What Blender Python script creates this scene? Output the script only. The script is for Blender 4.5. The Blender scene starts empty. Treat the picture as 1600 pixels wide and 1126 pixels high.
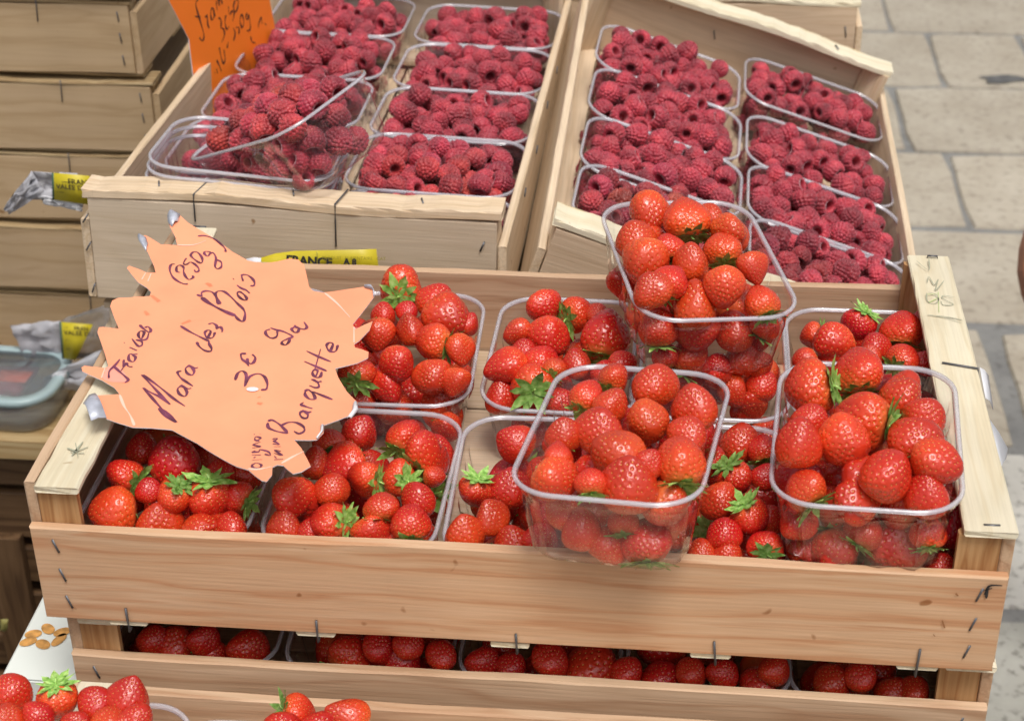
import bpy, bmesh, math, random
import numpy as np
from mathutils import Vector, Matrix

S = bpy.context.scene
COL = S.collection
rad = math.radians

# ------------------------------------------------------------------ camera, sky, sun, exposure
CAM_F, YAW, PITCH, ROLL = 2679.0, -0.1067, 0.5453, -0.0139
CAM_P = Vector((0.3282, -0.6889, 0.5342))
FW = Vector((math.sin(YAW)*math.cos(PITCH), math.cos(YAW)*math.cos(PITCH), -math.sin(PITCH)))
_r = Vector((math.cos(YAW), -math.sin(YAW), 0)); _u = _r.cross(FW)
RT = math.cos(ROLL)*_r + math.sin(ROLL)*_u
UP = -math.sin(ROLL)*_r + math.cos(ROLL)*_u
cd = bpy.data.cameras.new('camera'); cam = bpy.data.objects.new('camera', cd); COL.objects.link(cam)
cd.sensor_width = 36; cd.lens = CAM_F/1600*36; cd.clip_start = 0.02; cd.clip_end = 500
cd.dof.use_dof = True; cd.dof.focus_distance = 0.98; cd.dof.aperture_fstop = 16
cam.matrix_world = Matrix(((RT.x, UP.x, -FW.x, CAM_P.x), (RT.y, UP.y, -FW.y, CAM_P.y), (RT.z, UP.z, -FW.z, CAM_P.z), (0, 0, 0, 1)))
S.camera = cam

w = bpy.data.worlds.new('World'); S.world = w; w.use_nodes = True
wn = w.node_tree.nodes; wl = w.node_tree.links
bg = wn['Background']; sky = wn.new('ShaderNodeTexSky'); sky.sky_type = 'NISHITA'
SUN_EL, SUN_AZ = rad(67), rad(155)          # high, in front of the stall and to the right
sky.sun_disc = False; sky.sun_elevation = SUN_EL; sky.sun_rotation = SUN_AZ
sky.air_density = 1.0; sky.dust_density = 6.0; sky.ozone_density = 0.6
hs = wn.new('ShaderNodeHueSaturation'); hs.inputs['Saturation'].default_value = 0.15
wl.new(sky.outputs[0], hs.inputs['Color']); wl.new(hs.outputs[0], bg.inputs['Color'])
bg.inputs['Strength'].default_value = 0.09
sd = bpy.data.lights.new('sun', 'SUN'); sun = bpy.data.objects.new('sun', sd); COL.objects.link(sun)
sd.energy = 1.5; sd.angle = rad(20); sd.color = (1.0, 0.95, 0.87)
sdir = Vector((math.sin(SUN_AZ)*math.cos(SUN_EL), math.cos(SUN_AZ)*math.cos(SUN_EL), math.sin(SUN_EL)))
sun.rotation_euler = sdir.to_track_quat('Z', 'Y').to_euler()
S.view_settings.view_transform = 'Standard'; S.view_settings.look = 'None'
S.view_settings.gamma = 1; S.view_settings.exposure = 0.39
S.view_settings.use_curve_mapping = False
S.render.engine = 'CYCLES'
S.cycles.max_bounces = 16; S.cycles.transparent_max_bounces = 24; S.cycles.diffuse_bounces = 3
S.cycles.glossy_bounces = 4; S.cycles.caustics_reflective = False; S.cycles.caustics_refractive = False

rng = random.Random(7)
nrg = np.random.default_rng(7)

# ------------------------------------------------------------------ helpers
def at(px, py, x=None, y=None, z=None):
    """world point seen at a pixel of the 1600 px wide photograph, on the plane x=, y= or z="""
    d = FW + RT*((px-800)/CAM_F) - UP*((py-563)/CAM_F)
    if z is not None: t = (z-CAM_P.z)/d.z
    elif y is not None: t = (y-CAM_P.y)/d.y
    else: t = (x-CAM_P.x)/d.x
    return CAM_P + d*t

def tag(o, label=None, cat=None, group=None, kind=None):
    if label: o['label'] = label
    if cat: o['category'] = cat
    if group: o['group'] = group
    if kind: o['kind'] = kind
    return o

def link(name, me, parent=None, mw=None):
    o = bpy.data.objects.new(name, me); COL.objects.link(o)
    if parent: o.parent = parent
    if mw is not None: o.matrix_basis = mw
    return o

def empty(name, mw=None, parent=None):
    o = bpy.data.objects.new(name, None); COL.objects.link(o); o.empty_display_size = .02
    if parent: o.parent = parent
    if mw is not None: o.matrix_basis = mw
    return o

def mesh(name, v, f, mats=(), smooth=False, mi=None):
    me = bpy.data.meshes.new(name); me.from_pydata([tuple(p) for p in v], [], f)
    for m in mats: me.materials.append(m)
    if smooth: me.polygons.foreach_set('use_smooth', [True]*len(me.polygons))
    if mi is not None: me.polygons.foreach_set('material_index', mi)
    me.update(); return me

def pose(x, y, z, roll=0, pitch=0, yaw=0):
    return Matrix.Translation((x, y, z)) @ Matrix.Rotation(yaw, 4, 'Z') @ Matrix.Rotation(pitch, 4, 'X') @ Matrix.Rotation(roll, 4, 'Y')

def scatter(name, items, sources):
    """one object of countless fruit: points that carry turn, size and kind"""
    me = bpy.data.meshes.new(name); me.from_pydata([p_ for p_, _, _ in items], [], [])
    for nm_, ty in (('rot', 'FLOAT_VECTOR'), ('size', 'FLOAT'), ('kindno', 'INT')): me.attributes.new(nm_, ty, 'POINT')
    ar = me.attributes['rot']; asz = me.attributes['size']; av = me.attributes['kindno']
    for k, (_, e_, r_) in enumerate(items):
        ar.data[k].vector = e_; asz.data[k].value = r_; av.data[k].value = k % len(sources)
    ng = bpy.data.node_groups.new('scatter_'+name, 'GeometryNodeTree')
    ng.interface.new_socket('Geometry', in_out='INPUT', socket_type='NodeSocketGeometry'); ng.interface.new_socket('Geometry', in_out='OUTPUT', socket_type='NodeSocketGeometry')
    N_ = ng.nodes; gi = N_.new('NodeGroupInput'); go = N_.new('NodeGroupOutput'); m2p = N_.new('GeometryNodeMeshToPoints'); ip = N_.new('GeometryNodeInstanceOnPoints')
    g2 = N_.new('GeometryNodeGeometryToInstance')
    def attr(nm_, ty):
        a_ = N_.new('GeometryNodeInputNamedAttribute'); a_.data_type = ty; a_.inputs[0].default_value = nm_; return a_.outputs[0]
    pick = []
    for src in sources:
        oi_ = N_.new('GeometryNodeObjectInfo'); oi_.inputs['Object'].default_value = src; pick.append(oi_)
    for oi_ in reversed(pick): ng.links.new(oi_.outputs['Geometry'], g2.inputs[0])
    ng.links.new(gi.outputs[0], m2p.inputs[0]); ng.links.new(m2p.outputs[0], ip.inputs['Points']); ng.links.new(g2.outputs[0], ip.inputs['Instance'])
    ip.inputs['Pick Instance'].default_value = True
    ng.links.new(attr('kindno', 'INT'), ip.inputs['Instance Index']); ng.links.new(attr('rot', 'FLOAT_VECTOR'), ip.inputs['Rotation']); ng.links.new(attr('size', 'FLOAT'), ip.inputs['Scale'])
    ng.links.new(ip.outputs[0], go.inputs[0])
    o = link(name, me); o.modifiers.new('scatter', 'NODES').node_group = ng
    return o

# ------------------------------------------------------------------ materials
def newmat(name):
    m = bpy.data.materials.new(name); m.use_nodes = True
    n = m.node_tree.nodes; return m, n, m.node_tree.links, n['Principled BSDF']

def ramp(n, stops):
    r = n.new('ShaderNodeValToRGB'); e = r.color_ramp.elements
    while len(e) < len(stops): e.new(.5)
    for k, (p, c) in enumerate(stops): e[k].position = p; e[k].color = (*c, 1)
    return r

def wood(name, light, mid, line, grain=1.0, rough=.62, streak=.5, warp=1.3):
    m, n, l, b = newmat(name)
    tc = n.new('ShaderNodeTexCoord'); oi = n.new('ShaderNodeObjectInfo')
    off = n.new('ShaderNodeVectorMath'); off.operation = 'SCALE'; off.inputs[0].default_value = (3.1, 7.7, 5.3)
    l.new(oi.outputs['Random'], off.inputs['Scale'])
    add = n.new('ShaderNodeVectorMath'); add.operation = 'ADD'
    l.new(tc.outputs['Object'], add.inputs[0]); l.new(off.outputs[0], add.inputs[1])
    # slow warp so the grain wanders along the board
    mp0 = n.new('ShaderNodeMapping'); mp0.inputs['Scale'].default_value = (5, 22, 22)
    nz0 = n.new('ShaderNodeTexNoise'); nz0.inputs['Scale'].default_value = 1; nz0.inputs['Detail'].default_value = 2
    l.new(add.outputs[0], mp0.inputs[0]); l.new(mp0.outputs[0], nz0.inputs[0])
    mp1 = n.new('ShaderNodeMapping'); mp1.inputs['Scale'].default_value = (1.1, 75*grain, 75*grain)
    l.new(add.outputs[0], mp1.inputs[0])
    mx = n.new('ShaderNodeMix'); mx.data_type = 'VECTOR'; mx.inputs[0].default_value = .5
    sc = n.new('ShaderNodeVectorMath'); sc.operation = 'MULTIPLY_ADD'; sc.inputs[1].default_value = (warp, warp, warp)
    l.new(nz0.outputs['Color'], sc.inputs[0]); l.new(mp1.outputs[0], sc.inputs[2])
    nz1 = n.new('ShaderNodeTexNoise'); nz1.inputs['Scale'].default_value = 1; nz1.inputs['Detail'].default_value = 4
    l.new(sc.outputs[0], nz1.inputs[0])
    r1 = ramp(n, [(.28, light), (.44, mid), (.50, line), (.545, mid), (.62, light), (.68, line), (.72, mid)])
    l.new(nz1.outputs[0], r1.inputs[0])
    # fine fibres
    mp2 = n.new('ShaderNodeMapping'); mp2.inputs['Scale'].default_value = (18, 700, 700)
    nz2 = n.new('ShaderNodeTexNoise'); nz2.inputs['Scale'].default_value = 1; nz2.inputs['Detail'].default_value = 3
    l.new(add.outputs[0], mp2.inputs[0]); l.new(mp2.outputs[0], nz2.inputs[0])
    r2 = ramp(n, [(.3, (.80, .78, .74)), (.65, (1.06, 1.05, 1.04))])
    l.new(nz2.outputs[0], r2.inputs[0])
    mul = n.new('ShaderNodeMix'); mul.data_type = 'RGBA'; mul.blend_type = 'MULTIPLY'; mul.inputs[0].default_value = streak
    l.new(r1.outputs[0], mul.inputs[6]); l.new(r2.outputs[0], mul.inputs[7])
    # blotches and per-board value
    nz3 = n.new('ShaderNodeTexNoise'); nz3.inputs['Scale'].default_value = 14; nz3.inputs['Detail'].default_value = 3
    l.new(add.outputs[0], nz3.inputs[0])
    hv = n.new('ShaderNodeHueSaturation')
    mr = n.new('ShaderNodeMapRange'); mr.inputs[3].default_value = .84; mr.inputs[4].default_value = 1.12
    l.new(nz3.outputs[0], mr.inputs[0])
    mr2 = n.new('ShaderNodeMapRange'); mr2.inputs[3].default_value = .9; mr2.inputs[4].default_value = 1.08
    l.new(oi.outputs['Random'], mr2.inputs[0])
    mm = n.new('ShaderNodeMath'); mm.operation = 'MULTIPLY'; l.new(mr.outputs[0], mm.inputs[0]); l.new(mr2.outputs[0], mm.inputs[1])
    l.new(mm.outputs[0], hv.inputs['Value']); l.new(mul.outputs[2], hv.inputs['Color'])
    # sparse small knots / specks
    nk = n.new('ShaderNodeTexNoise'); nk.inputs['Scale'].default_value = 90; nk.inputs['Detail'].default_value = 1
    l.new(add.outputs[0], nk.inputs[0])
    rk = ramp(n, [(.77, (1, 1, 1)), (.82, (.55, .42, .3))]); l.new(nk.outputs[0], rk.inputs[0])
    mk = n.new('ShaderNodeMix'); mk.data_type = 'RGBA'; mk.blend_type = 'MULTIPLY'; mk.inputs[0].default_value = 1
    l.new(hv.outputs[0], mk.inputs[6]); l.new(rk.outputs[0], mk.inputs[7]); l.new(mk.outputs[2], b.inputs['Base Color'])
    bp = n.new('ShaderNodeBump'); bp.inputs['Strength'].default_value = .35; bp.inputs['Distance'].default_value = .0006
    l.new(nz2.outputs[0], bp.inputs['Height']); l.new(bp.outputs[0], b.inputs['Normal'])
    b.inputs['Roughness'].default_value = rough; b.inputs['Specular IOR Level'].default_value = .3
    return m

PINE = wood('pine', (.64, .42, .265), (.60, .365, .215), (.53, .275, .145), .9)
PINE2 = wood('pine_pale', (.60, .42, .28), (.54, .36, .23), (.45, .27, .16), .6)
CAPW = wood('cap_wood', (.74, .67, .52), (.71, .64, .48), (.67, .58, .41), .7, streak=.35)
POPLAR = wood('poplar', (.70, .54, .39), (.66, .50, .355), (.61, .45, .31), .6)
PALE = wood('pale_poplar', (.73, .58, .42), (.70, .545, .385), (.64, .48, .315), 1.1, streak=.7)
GREY = wood('grey_poplar', (.66, .54, .415), (.62, .50, .375), (.57, .45, .325), .5, streak=.3)
POST = wood('post_wood', (.58, .36, .18), (.48, .27, .12), (.34, .16, .06), .9)
STACKW = wood('stack_wood', (.50, .36, .225), (.47, .335, .20), (.42, .29, .165), .5, streak=.25)
STACKE = wood('stack_edge', (.55, .42, .25), (.46, .34, .19), (.33, .22, .11), .9)
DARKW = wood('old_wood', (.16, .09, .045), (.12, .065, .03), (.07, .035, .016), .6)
PLANKW = wood('plank_wood', (.58, .45, .26), (.48, .34, .17), (.36, .23, .10), .45)

def plain(name, col, rough=.5, metal=0, spec=.5, noise=0, nscale=40, bump=0):
    m, n, l, b = newmat(name)
    b.inputs['Base Color'].default_value = (*col, 1); b.inputs['Roughness'].default_value = rough
    b.inputs['Metallic'].default_value = metal; b.inputs['Specular IOR Level'].default_value = spec
    if noise or bump:
        tc = n.new('ShaderNodeTexCoord'); nz = n.new('ShaderNodeTexNoise'); nz.inputs['Scale'].default_value = nscale
        nz.inputs['Detail'].default_value = 4; l.new(tc.outputs['Object'], nz.inputs[0])
        if noise:
            r = ramp(n, [(.3, tuple(c*(1-noise) for c in col)), (.7, tuple(min(1, c*(1+noise)) for c in col))])
            l.new(nz.outputs[0], r.inputs[0]); l.new(r.outputs[0], b.inputs['Base Color'])
        if bump:
            bp = n.new('ShaderNodeBump'); bp.inputs['Strength'].default_value = .6; bp.inputs['Distance'].default_value = bump
            l.new(nz.outputs[0], bp.inputs['Height']); l.new(bp.outputs[0], b.inputs['Normal'])
    return m

STEEL = plain('staple_steel', (.13, .13, .14), .45, .6)
INK = plain('ink_purple', (.16, .035, .075), .6, noise=.5, nscale=120)
INKB = plain('ink_black', (.02, .018, .02), .6)
PENCIL = plain('pencil', (.36, .36, .26), .7)
PENG = plain('pencil_green', (.45, .55, .22), .7)
WHITEP = plain('white_paper', (.74, .74, .78), .6, noise=.06, nscale=60)
CARD = plain('salmon_card', (.94, .35, .19), .6, noise=.06, nscale=34, bump=.0006)
CREASE = plain('crease_white', (.88, .58, .45), .6)
SMEAR = plain('red_smear', (.88, .25, .12), .5, noise=.12, nscale=150)
CARD2 = plain('orange_card', (.98, .23, .018), .55, noise=.03, nscale=25)
YELLOW = plain('yellow_label', (.58, .47, .02), .45, noise=.08, nscale=50)
SILVER = plain('silver_tape', (.50, .52, .60), .4, .25, noise=.2, nscale=200)
CARTON = plain('white_carton', (.76, .80, .76), .35, noise=.03, nscale=20)
ALMOND = plain('almond_print', (.60, .30, .08), .5, noise=.4, nscale=180)
SKIN = plain('skin', (.48, .20, .12), .5, noise=.1, nscale=60)
CLOTH = plain('sleeve_cloth', (.10, .12, .2), .9, bump=.001, nscale=500)
BLACKBAG = plain('black_bag', (.012, .012, .014), .35, bump=.004, nscale=30)
BLUE = plain('blue_gasket', (.33, .43, .45), .35)
PACKET = plain('pink_packet', (.50, .05, .08), .3, noise=.4, nscale=50)
BLUEPAPER = plain('printed_slip', (.55, .62, .75), .5, noise=.2, nscale=150)

def thinplastic(name, tint, haze, hazecol, rough=.06, base=.035, gain=1.15, bumpy=0):
    m = bpy.data.materials.new(name); m.use_nodes = True; n = m.node_tree.nodes; l = m.node_tree.links; n.clear()
    out = n.new('ShaderNodeOutputMaterial')
    tr = n.new('ShaderNodeBsdfTransparent'); tr.inputs[0].default_value = (*tint, 1)
    gl = n.new('ShaderNodeBsdfGlossy'); gl.inputs['Roughness'].default_value = rough
    df = n.new('ShaderNodeBsdfDiffuse'); df.inputs[0].default_value = (*hazecol, 1)
    fr = n.new('ShaderNodeLayerWeight'); fr.inputs[0].default_value = .5
    pw = n.new('ShaderNodeMath'); pw.operation = 'POWER'; pw.inputs[1].default_value = 4.0; l.new(fr.outputs['Facing'], pw.inputs[0])
    ma = n.new('ShaderNodeMath'); ma.operation = 'MULTIPLY_ADD'; ma.inputs[1].default_value = gain; ma.inputs[2].default_value = base; ma.use_clamp = True
    l.new(pw.outputs[0], ma.inputs[0])
    m1 = n.new('ShaderNodeMixShader'); m1.inputs[0].default_value = haze
    l.new(tr.outputs[0], m1.inputs[1]); l.new(df.outputs[0], m1.inputs[2])
    m2 = n.new('ShaderNodeMixShader'); l.new(ma.outputs[0], m2.inputs[0]); l.new(m1.outputs[0], m2.inputs[1]); l.new(gl.outputs[0], m2.inputs[2])
    l.new(m2.outputs[0], out.inputs[0])
    if bumpy:
        tc = n.new('ShaderNodeTexCoord'); nz = n.new('ShaderNodeTexNoise'); nz.inputs['Scale'].default_value = 55
        nz.inputs['Detail'].default_value = 2; l.new(tc.outputs['Object'], nz.inputs[0])
        bp = n.new('ShaderNodeBump'); bp.inputs['Strength'].default_value = .5; bp.inputs['Distance'].default_value = bumpy
        l.new(nz.outputs[0], bp.inputs['Height'])
        for t in (gl, fr): l.new(bp.outputs[0], t.inputs['Normal'])
    return m
PLASTIC = thinplastic('clear_plastic', (.98, .975, .985), .014, (.8, .78, .85), rough=.04, base=.045, gain=1.1, bumpy=.0006)
RIMP = thinplastic('clear_rim', (.94, .93, .96), .30, (.90, .88, .95), rough=.14, base=.12, gain=1.0)  # whitish diffuse haze puts the bright rim highlight into the colour
BAGP = thinplastic('bag_film', (.85, .85, .88), .70, (.58, .58, .63), rough=.45, base=.02, gain=.15)
TUBP = thinplastic('tub_plastic', (.9, .92, .93), .16, (.55, .60, .64), rough=.15, base=.03, gain=.7)

# fruit ------------------------------------------------------------
def berry_mat():
    m, n, l, b = newmat('strawberry_flesh')
    tc = n.new('ShaderNodeTexCoord'); oi = n.new('ShaderNodeObjectInfo')
    sp = n.new('ShaderNodeSeparateXYZ'); l.new(tc.outputs['Object'], sp.inputs[0])
    nz = n.new('ShaderNodeTexNoise'); nz.inputs['Scale'].default_value = 1.3; nz.inputs['Detail'].default_value = 3
    off = n.new('ShaderNodeVectorMath'); off.operation = 'ADD'; l.new(tc.outputs['Object'], off.inputs[0])
    cb = n.new('ShaderNodeCombineXYZ')
    sc = n.new('ShaderNodeMath'); sc.operation = 'MULTIPLY'; sc.inputs[1].default_value = 37; l.new(oi.outputs['Random'], sc.inputs[0])
    for k in range(3): l.new(sc.outputs[0], cb.inputs[k])
    l.new(cb.outputs[0], off.inputs[1]); l.new(off.outputs[0], nz.inputs[0])
    # paler orange shoulder near the calyx (z=+), deeper red elsewhere
    ad = n.new('ShaderNodeMath'); ad.operation = 'MULTIPLY_ADD'; ad.inputs[1].default_value = .35
    l.new(nz.outputs[0], ad.inputs[0]); l.new(sp.outputs[2], ad.inputs[2])
    r = ramp(n, [(.0, (.44, .011, .010)), (.40, (.56, .022, .012)), (.74, (.66, .044, .013)), (.95, (.78, .22, .07))])
    mr = n.new('ShaderNodeMapRange'); mr.inputs[1].default_value = -1.1; mr.inputs[2].default_value = 1.25
    l.new(ad.outputs[0], mr.inputs[0]); l.new(mr.outputs[0], r.inputs[0])
    # the object colour carries ripeness: red channel = value, green = orange shift
    ov = n.new('ShaderNodeSeparateColor'); l.new(oi.outputs['Color'], ov.inputs[0])
    hv = n.new('ShaderNodeHueSaturation'); l.new(r.outputs[0], hv.inputs['Color'])
    l.new(ov.outputs[0], hv.inputs['Value']); l.new(ov.outputs[1], hv.inputs['Hue'])
    l.new(hv.outputs[0], b.inputs['Base Color'])
    b.inputs['Roughness'].default_value = .27; b.inputs['Specular IOR Level'].default_value = .34
    b.inputs['Coat Weight'].default_value = .55; b.inputs['Coat Roughness'].default_value = .16
    b.inputs['Subsurface Weight'].default_value = .18; b.inputs['Subsurface Radius'].default_value = (1, .25, .12); b.inputs['Subsurface Scale'].default_value = .003
    n2 = n.new('ShaderNodeTexNoise'); n2.inputs['Scale'].default_value = 9; n2.inputs['Detail'].default_value = 2; l.new(off.outputs[0], n2.inputs[0])
    bp = n.new('ShaderNodeBump'); bp.inputs['Strength'].default_value = .35; bp.inputs['Distance'].default_value = .0012
    l.new(n2.outputs[0], bp.inputs['Height']); l.new(bp.outputs[0], b.inputs['Normal'])
    return m
SB = berry_mat()
SEED = plain('achene', (.66, .36, .07), .4)
def leaf_mat():
    m, n, l, b = newmat('calyx_green')
    tc = n.new('ShaderNodeTexCoord'); oi = n.new('ShaderNodeObjectInfo')
    nz = n.new('ShaderNodeTexNoise'); nz.inputs['Scale'].default_value = 4; l.new(tc.outputs['Object'], nz.inputs[0])
    r = ramp(n, [(.3, (.10, .22, .03)), (.48, (.20, .37, .07)), (.72, (.38, .54, .18))])
    l.new(nz.outputs[0], r.inputs[0])
    hv = n.new('ShaderNodeHueSaturation'); mr = n.new('ShaderNodeMapRange'); mr.inputs[3].default_value = .75; mr.inputs[4].default_value = 1.5
    l.new(oi.outputs['Random'], mr.inputs[0]); l.new(mr.outputs[0], hv.inputs['Value']); l.new(r.outputs[0], hv.inputs['Color'])
    l.new(hv.outputs[0], b.inputs['Base Color']); b.inputs['Roughness'].default_value = .55
    b.inputs['Subsurface Weight'].default_value = .15; b.inputs['Subsurface Scale'].default_value = .002
    return m
LEAF = leaf_mat()
def rasp_mat():
    m, n, l, b = newmat('raspberry_skin')
    tc = n.new('ShaderNodeTexCoord'); oi = n.new('ShaderNodeObjectInfo')
    nz = n.new('ShaderNodeTexNoise'); nz.inputs['Scale'].default_value = 110; nz.inputs['Detail'].default_value = 2
    l.new(n.new('ShaderNodeNewGeometry').outputs['Position'], nz.inputs[0])
    r = ramp(n, [(.25, (.22, .016, .027)), (.5, (.36, .032, .047)), (.75, (.49, .052, .060))])
    l.new(nz.outputs[0], r.inputs[0])
    ov = n.new('ShaderNodeSeparateColor'); l.new(oi.outputs['Color'], ov.inputs[0])
    hv = n.new('ShaderNodeHueSaturation'); l.new(r.outputs[0], hv.inputs['Color'])
    nv = n.new('ShaderNodeTexNoise'); nv.inputs['Scale'].default_value = 48; nv.inputs['Detail'].default_value = 1
    l.new(n.new('ShaderNodeNewGeometry').outputs['Position'], nv.inputs[0])
    mv = n.new('ShaderNodeMapRange'); mv.inputs[1].default_value = .3; mv.inputs[2].default_value = .7; mv.inputs[3].default_value = .62; mv.inputs[4].default_value = 1.35
    l.new(nv.outputs[0], mv.inputs[0]); mm = n.new('ShaderNodeMath'); mm.operation = 'MULTIPLY'
    l.new(mv.outputs[0], mm.inputs[0]); l.new(ov.outputs[0], mm.inputs[1])
    l.new(mm.outputs[0], hv.inputs['Value']); l.new(ov.outputs[1], hv.inputs['Hue'])
    l.new(hv.outputs[0], b.inputs['Base Color'])
    b.inputs['Roughness'].default_value = .42; b.inputs['Specular IOR Level'].default_value = .4
    b.inputs['Sheen Weight'].default_value = .65; b.inputs['Sheen Roughness'].default_value = .4; b.inputs['Sheen Tint'].default_value = (1, .72, .78, 1)
    b.inputs['Subsurface Weight'].default_value = .12; b.inputs['Subsurface Radius'].default_value = (1, .25, .2); b.inputs['Subsurface Scale'].default_value = .002
    return m
RASP = rasp_mat()

# ------------------------------------------------------------------ pavement
def stone_mat(name, a, b_, c, speck=0):
    m, n, l, b = newmat(name)
    geo = n.new('ShaderNodeNewGeometry'); oi = n.new('ShaderNodeObjectInfo')
    nz = n.new('ShaderNodeTexNoise'); nz.inputs['Scale'].default_value = 9; nz.inputs['Detail'].default_value = 8; nz.inputs['Roughness'].default_value = .65
    l.new(geo.outputs['Position'], nz.inputs[0])
    r = ramp(n, [(.30, a), (.52, b_), (.75, c)]); l.new(nz.outputs[0], r.inputs[0])
    n2 = n.new('ShaderNodeTexNoise'); n2.inputs['Scale'].default_value = 70; n2.inputs['Detail'].default_value = 4
    l.new(geo.outputs['Position'], n2.inputs[0])
    r2 = ramp(n, [((.30 if not speck else .33), (.62, .6, .58) if not speck else (.42, .40, .38)), (.45, (1, 1, 1)), (.8, (1.08, 1.08, 1.06))]); l.new(n2.outputs[0], r2.inputs[0])
    mu = n.new('ShaderNodeMix'); mu.data_type = 'RGBA'; mu.blend_type = 'MULTIPLY'; mu.inputs[0].default_value = .8
    l.new(r.outputs[0], mu.inputs[6]); l.new(r2.outputs[0], mu.inputs[7])
    hv = n.new('ShaderNodeHueSaturation'); mr = n.new('ShaderNodeMapRange'); mr.inputs[3].default_value = .88; mr.inputs[4].default_value = 1.1
    l.new(oi.outputs['Random'], mr.inputs[0]); l.new(mr.outputs[0], hv.inputs['Value']); l.new(mu.outputs[2], hv.inputs['Color'])
    l.new(hv.outputs[0], b.inputs['Base Color']); b.inputs['Roughness'].default_value = .75
    bp = n.new('ShaderNodeBump'); bp.inputs['Strength'].default_value = .5; bp.inputs['Distance'].default_value = .003
    l.new(nz.outputs[0], bp.inputs['Height'])
    b2 = n.new('ShaderNodeBump'); b2.inputs['Strength'].default_value = .3; b2.inputs['Distance'].default_value = .002
    l.new(n2.outputs[0], b2.inputs['Height']); l.new(bp.outputs[0], b2.inputs['Normal']); l.new(b2.outputs[0], b.inputs['Normal'])
    return m
LIME = stone_mat('limestone', (.32, .275, .215), (.38, .335, .27), (.44, .395, .325))
SPECK = stone_mat('speckled_stone', (.42, .40, .36), (.49, .47, .43), (.54, .52, .48), 1)
MORTAR = stone_mat('grey_mortar', (.15, .148, .145), (.20, .197, .19), (.26, .255, .245))
CONC = stone_mat('worn_concrete', (.30, .29, .25), (.37, .36, .32), (.44, .43, .39), 1)
GZ = -0.8
gm = mesh('ground', [(-40, -40, GZ-.005), (40, -40, GZ-.005), (40, 60, GZ-.005), (-40, 60, GZ-.005)], [(0, 1, 2, 3)], [MORTAR])
ground = tag(link('ground', gm), kind='structure')

def stone(x0, x1, y0, y1, mat, seed):
    r = random.Random(seed); N = 7
    def edge(ax, ay, bx, by, k):
        out = []
        for i in range(k):
            t = i/k; out.append((ax+(bx-ax)*t+r.uniform(-.002, .002), ay+(by-ay)*t+r.uniform(-.0025, .0025)))
        return out
    c = .007
    ring = edge(x0+c, y0, x1-c, y0, N)+edge(x1, y0+c, x1, y1-c, 4)+edge(x1-c, y1, x0+c, y1, N)+edge(x0, y1-c, x0, y0+c, 4)
    n = len(ring); h = GZ+r.uniform(-.002, .002)
    cx, cy = (x0+x1)/2, (y0+y1)/2
    v = [(x, y, GZ-.03) for x, y in ring]+[(x, y, h-.004) for x, y in ring]
    v += [(x+(cx-x)/abs(cx-x+1e-6)*.003, y+(cy-y)*.015, h) for x, y in ring]+[(cx, cy, h+.001)]
    f = []
    for k in range(2):
        for i in range(n): j = (i+1) % n; f.append((k*n+i, k*n+j, (k+1)*n+j, (k+1)*n+i))
    f += [(2*n+i, 2*n+(i+1) % n, 3*n) for i in range(n)]
    link('paving_stone', mesh('paving_stone', v, f, [mat]), ground)
G = .003
rows = [(.975, 1.310, [.30, .83, 1.30], SPECK), (1.322, 1.645, [.35, .806, None, .824, 1.32, 1.8], LIME), (1.672, 1.985, [-.1, .46, 1.12, 1.6], LIME),
        (2.0, 2.300, [-.3, .25, .829, 1.32, 1.9], LIME), (2.315, 2.618, [-.7, -.1, .30, .753, 1.35, 1.9], LIME), (2.632, 2.93, [-.6, -.1, .42, .857, 1.048, 1.7, 2.2], LIME),
        (2.945, 3.26, [-.8, -.3, .30, .777, 1.42, 2.0], LIME), (3.275, 3.6, [-1.2, -.6, .1, .7, 1.2, 1.9, 2.4], LIME), (3.615, 3.95, [-1.3, -.7, 0, .5, 1.1, 1.7, 2.3], LIME)]
sid = 0
for y0, y1, xs, mt in rows:
    k = 0
    while k < len(xs)-1:
        if xs[k+1] is None:   # wide mortar joint
            k += 2; continue
        a, b_ = xs[k], xs[k+1]
        g = G+(.005 if sid % 3 == 0 else 0)
        stone(a+g, b_-g*.5, y0+G*.5, y1-G*.5, mt, sid); sid += 1; k += 1
for (a, b_, c_, d_, mt) in [(.30, .80, .62, .952, CONC), (.81, 1.4, .62, .952, CONC), (.30, .77, .28, .61, CONC), (.78, 1.4, .28, .61, CONC), (.2, .9, -.1, .27, CONC), (-.9, -.32, .3, .62, CONC), (-.9, -.31, .63, .95, CONC), (-.31, .19, .3, .62, CONC)]:
    stone(a, b_, c_, d_, mt, sid); sid += 1
# beyond, joints are too small to see: one slab sheet, very slightly lower
far = mesh('far_paving', [(-40, 3.97, GZ-.004), (40, 3.97, GZ-.004), (40, 60, GZ-.004), (-40, 60, GZ-.004)], [(0, 1, 2, 3)], [LIME])
tag(link('pavement', far), kind='structure')
bs = mesh('oil_stain', [], [], [])
st_c = at(1565, 126, z=GZ)
v = [(st_c.x+.045*math.cos(a)*(1+.35*math.sin(3*a+1)), st_c.y+.022*math.sin(a)*(1+.3*math.sin(2*a)), GZ+.0035) for a in [i*math.tau/18 for i in range(18)]]
link('stain', mesh('stain', v, [tuple(range(18))], [plain('stain_grey', (.10, .10, .10), .8, noise=.3)]), ground)

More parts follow.
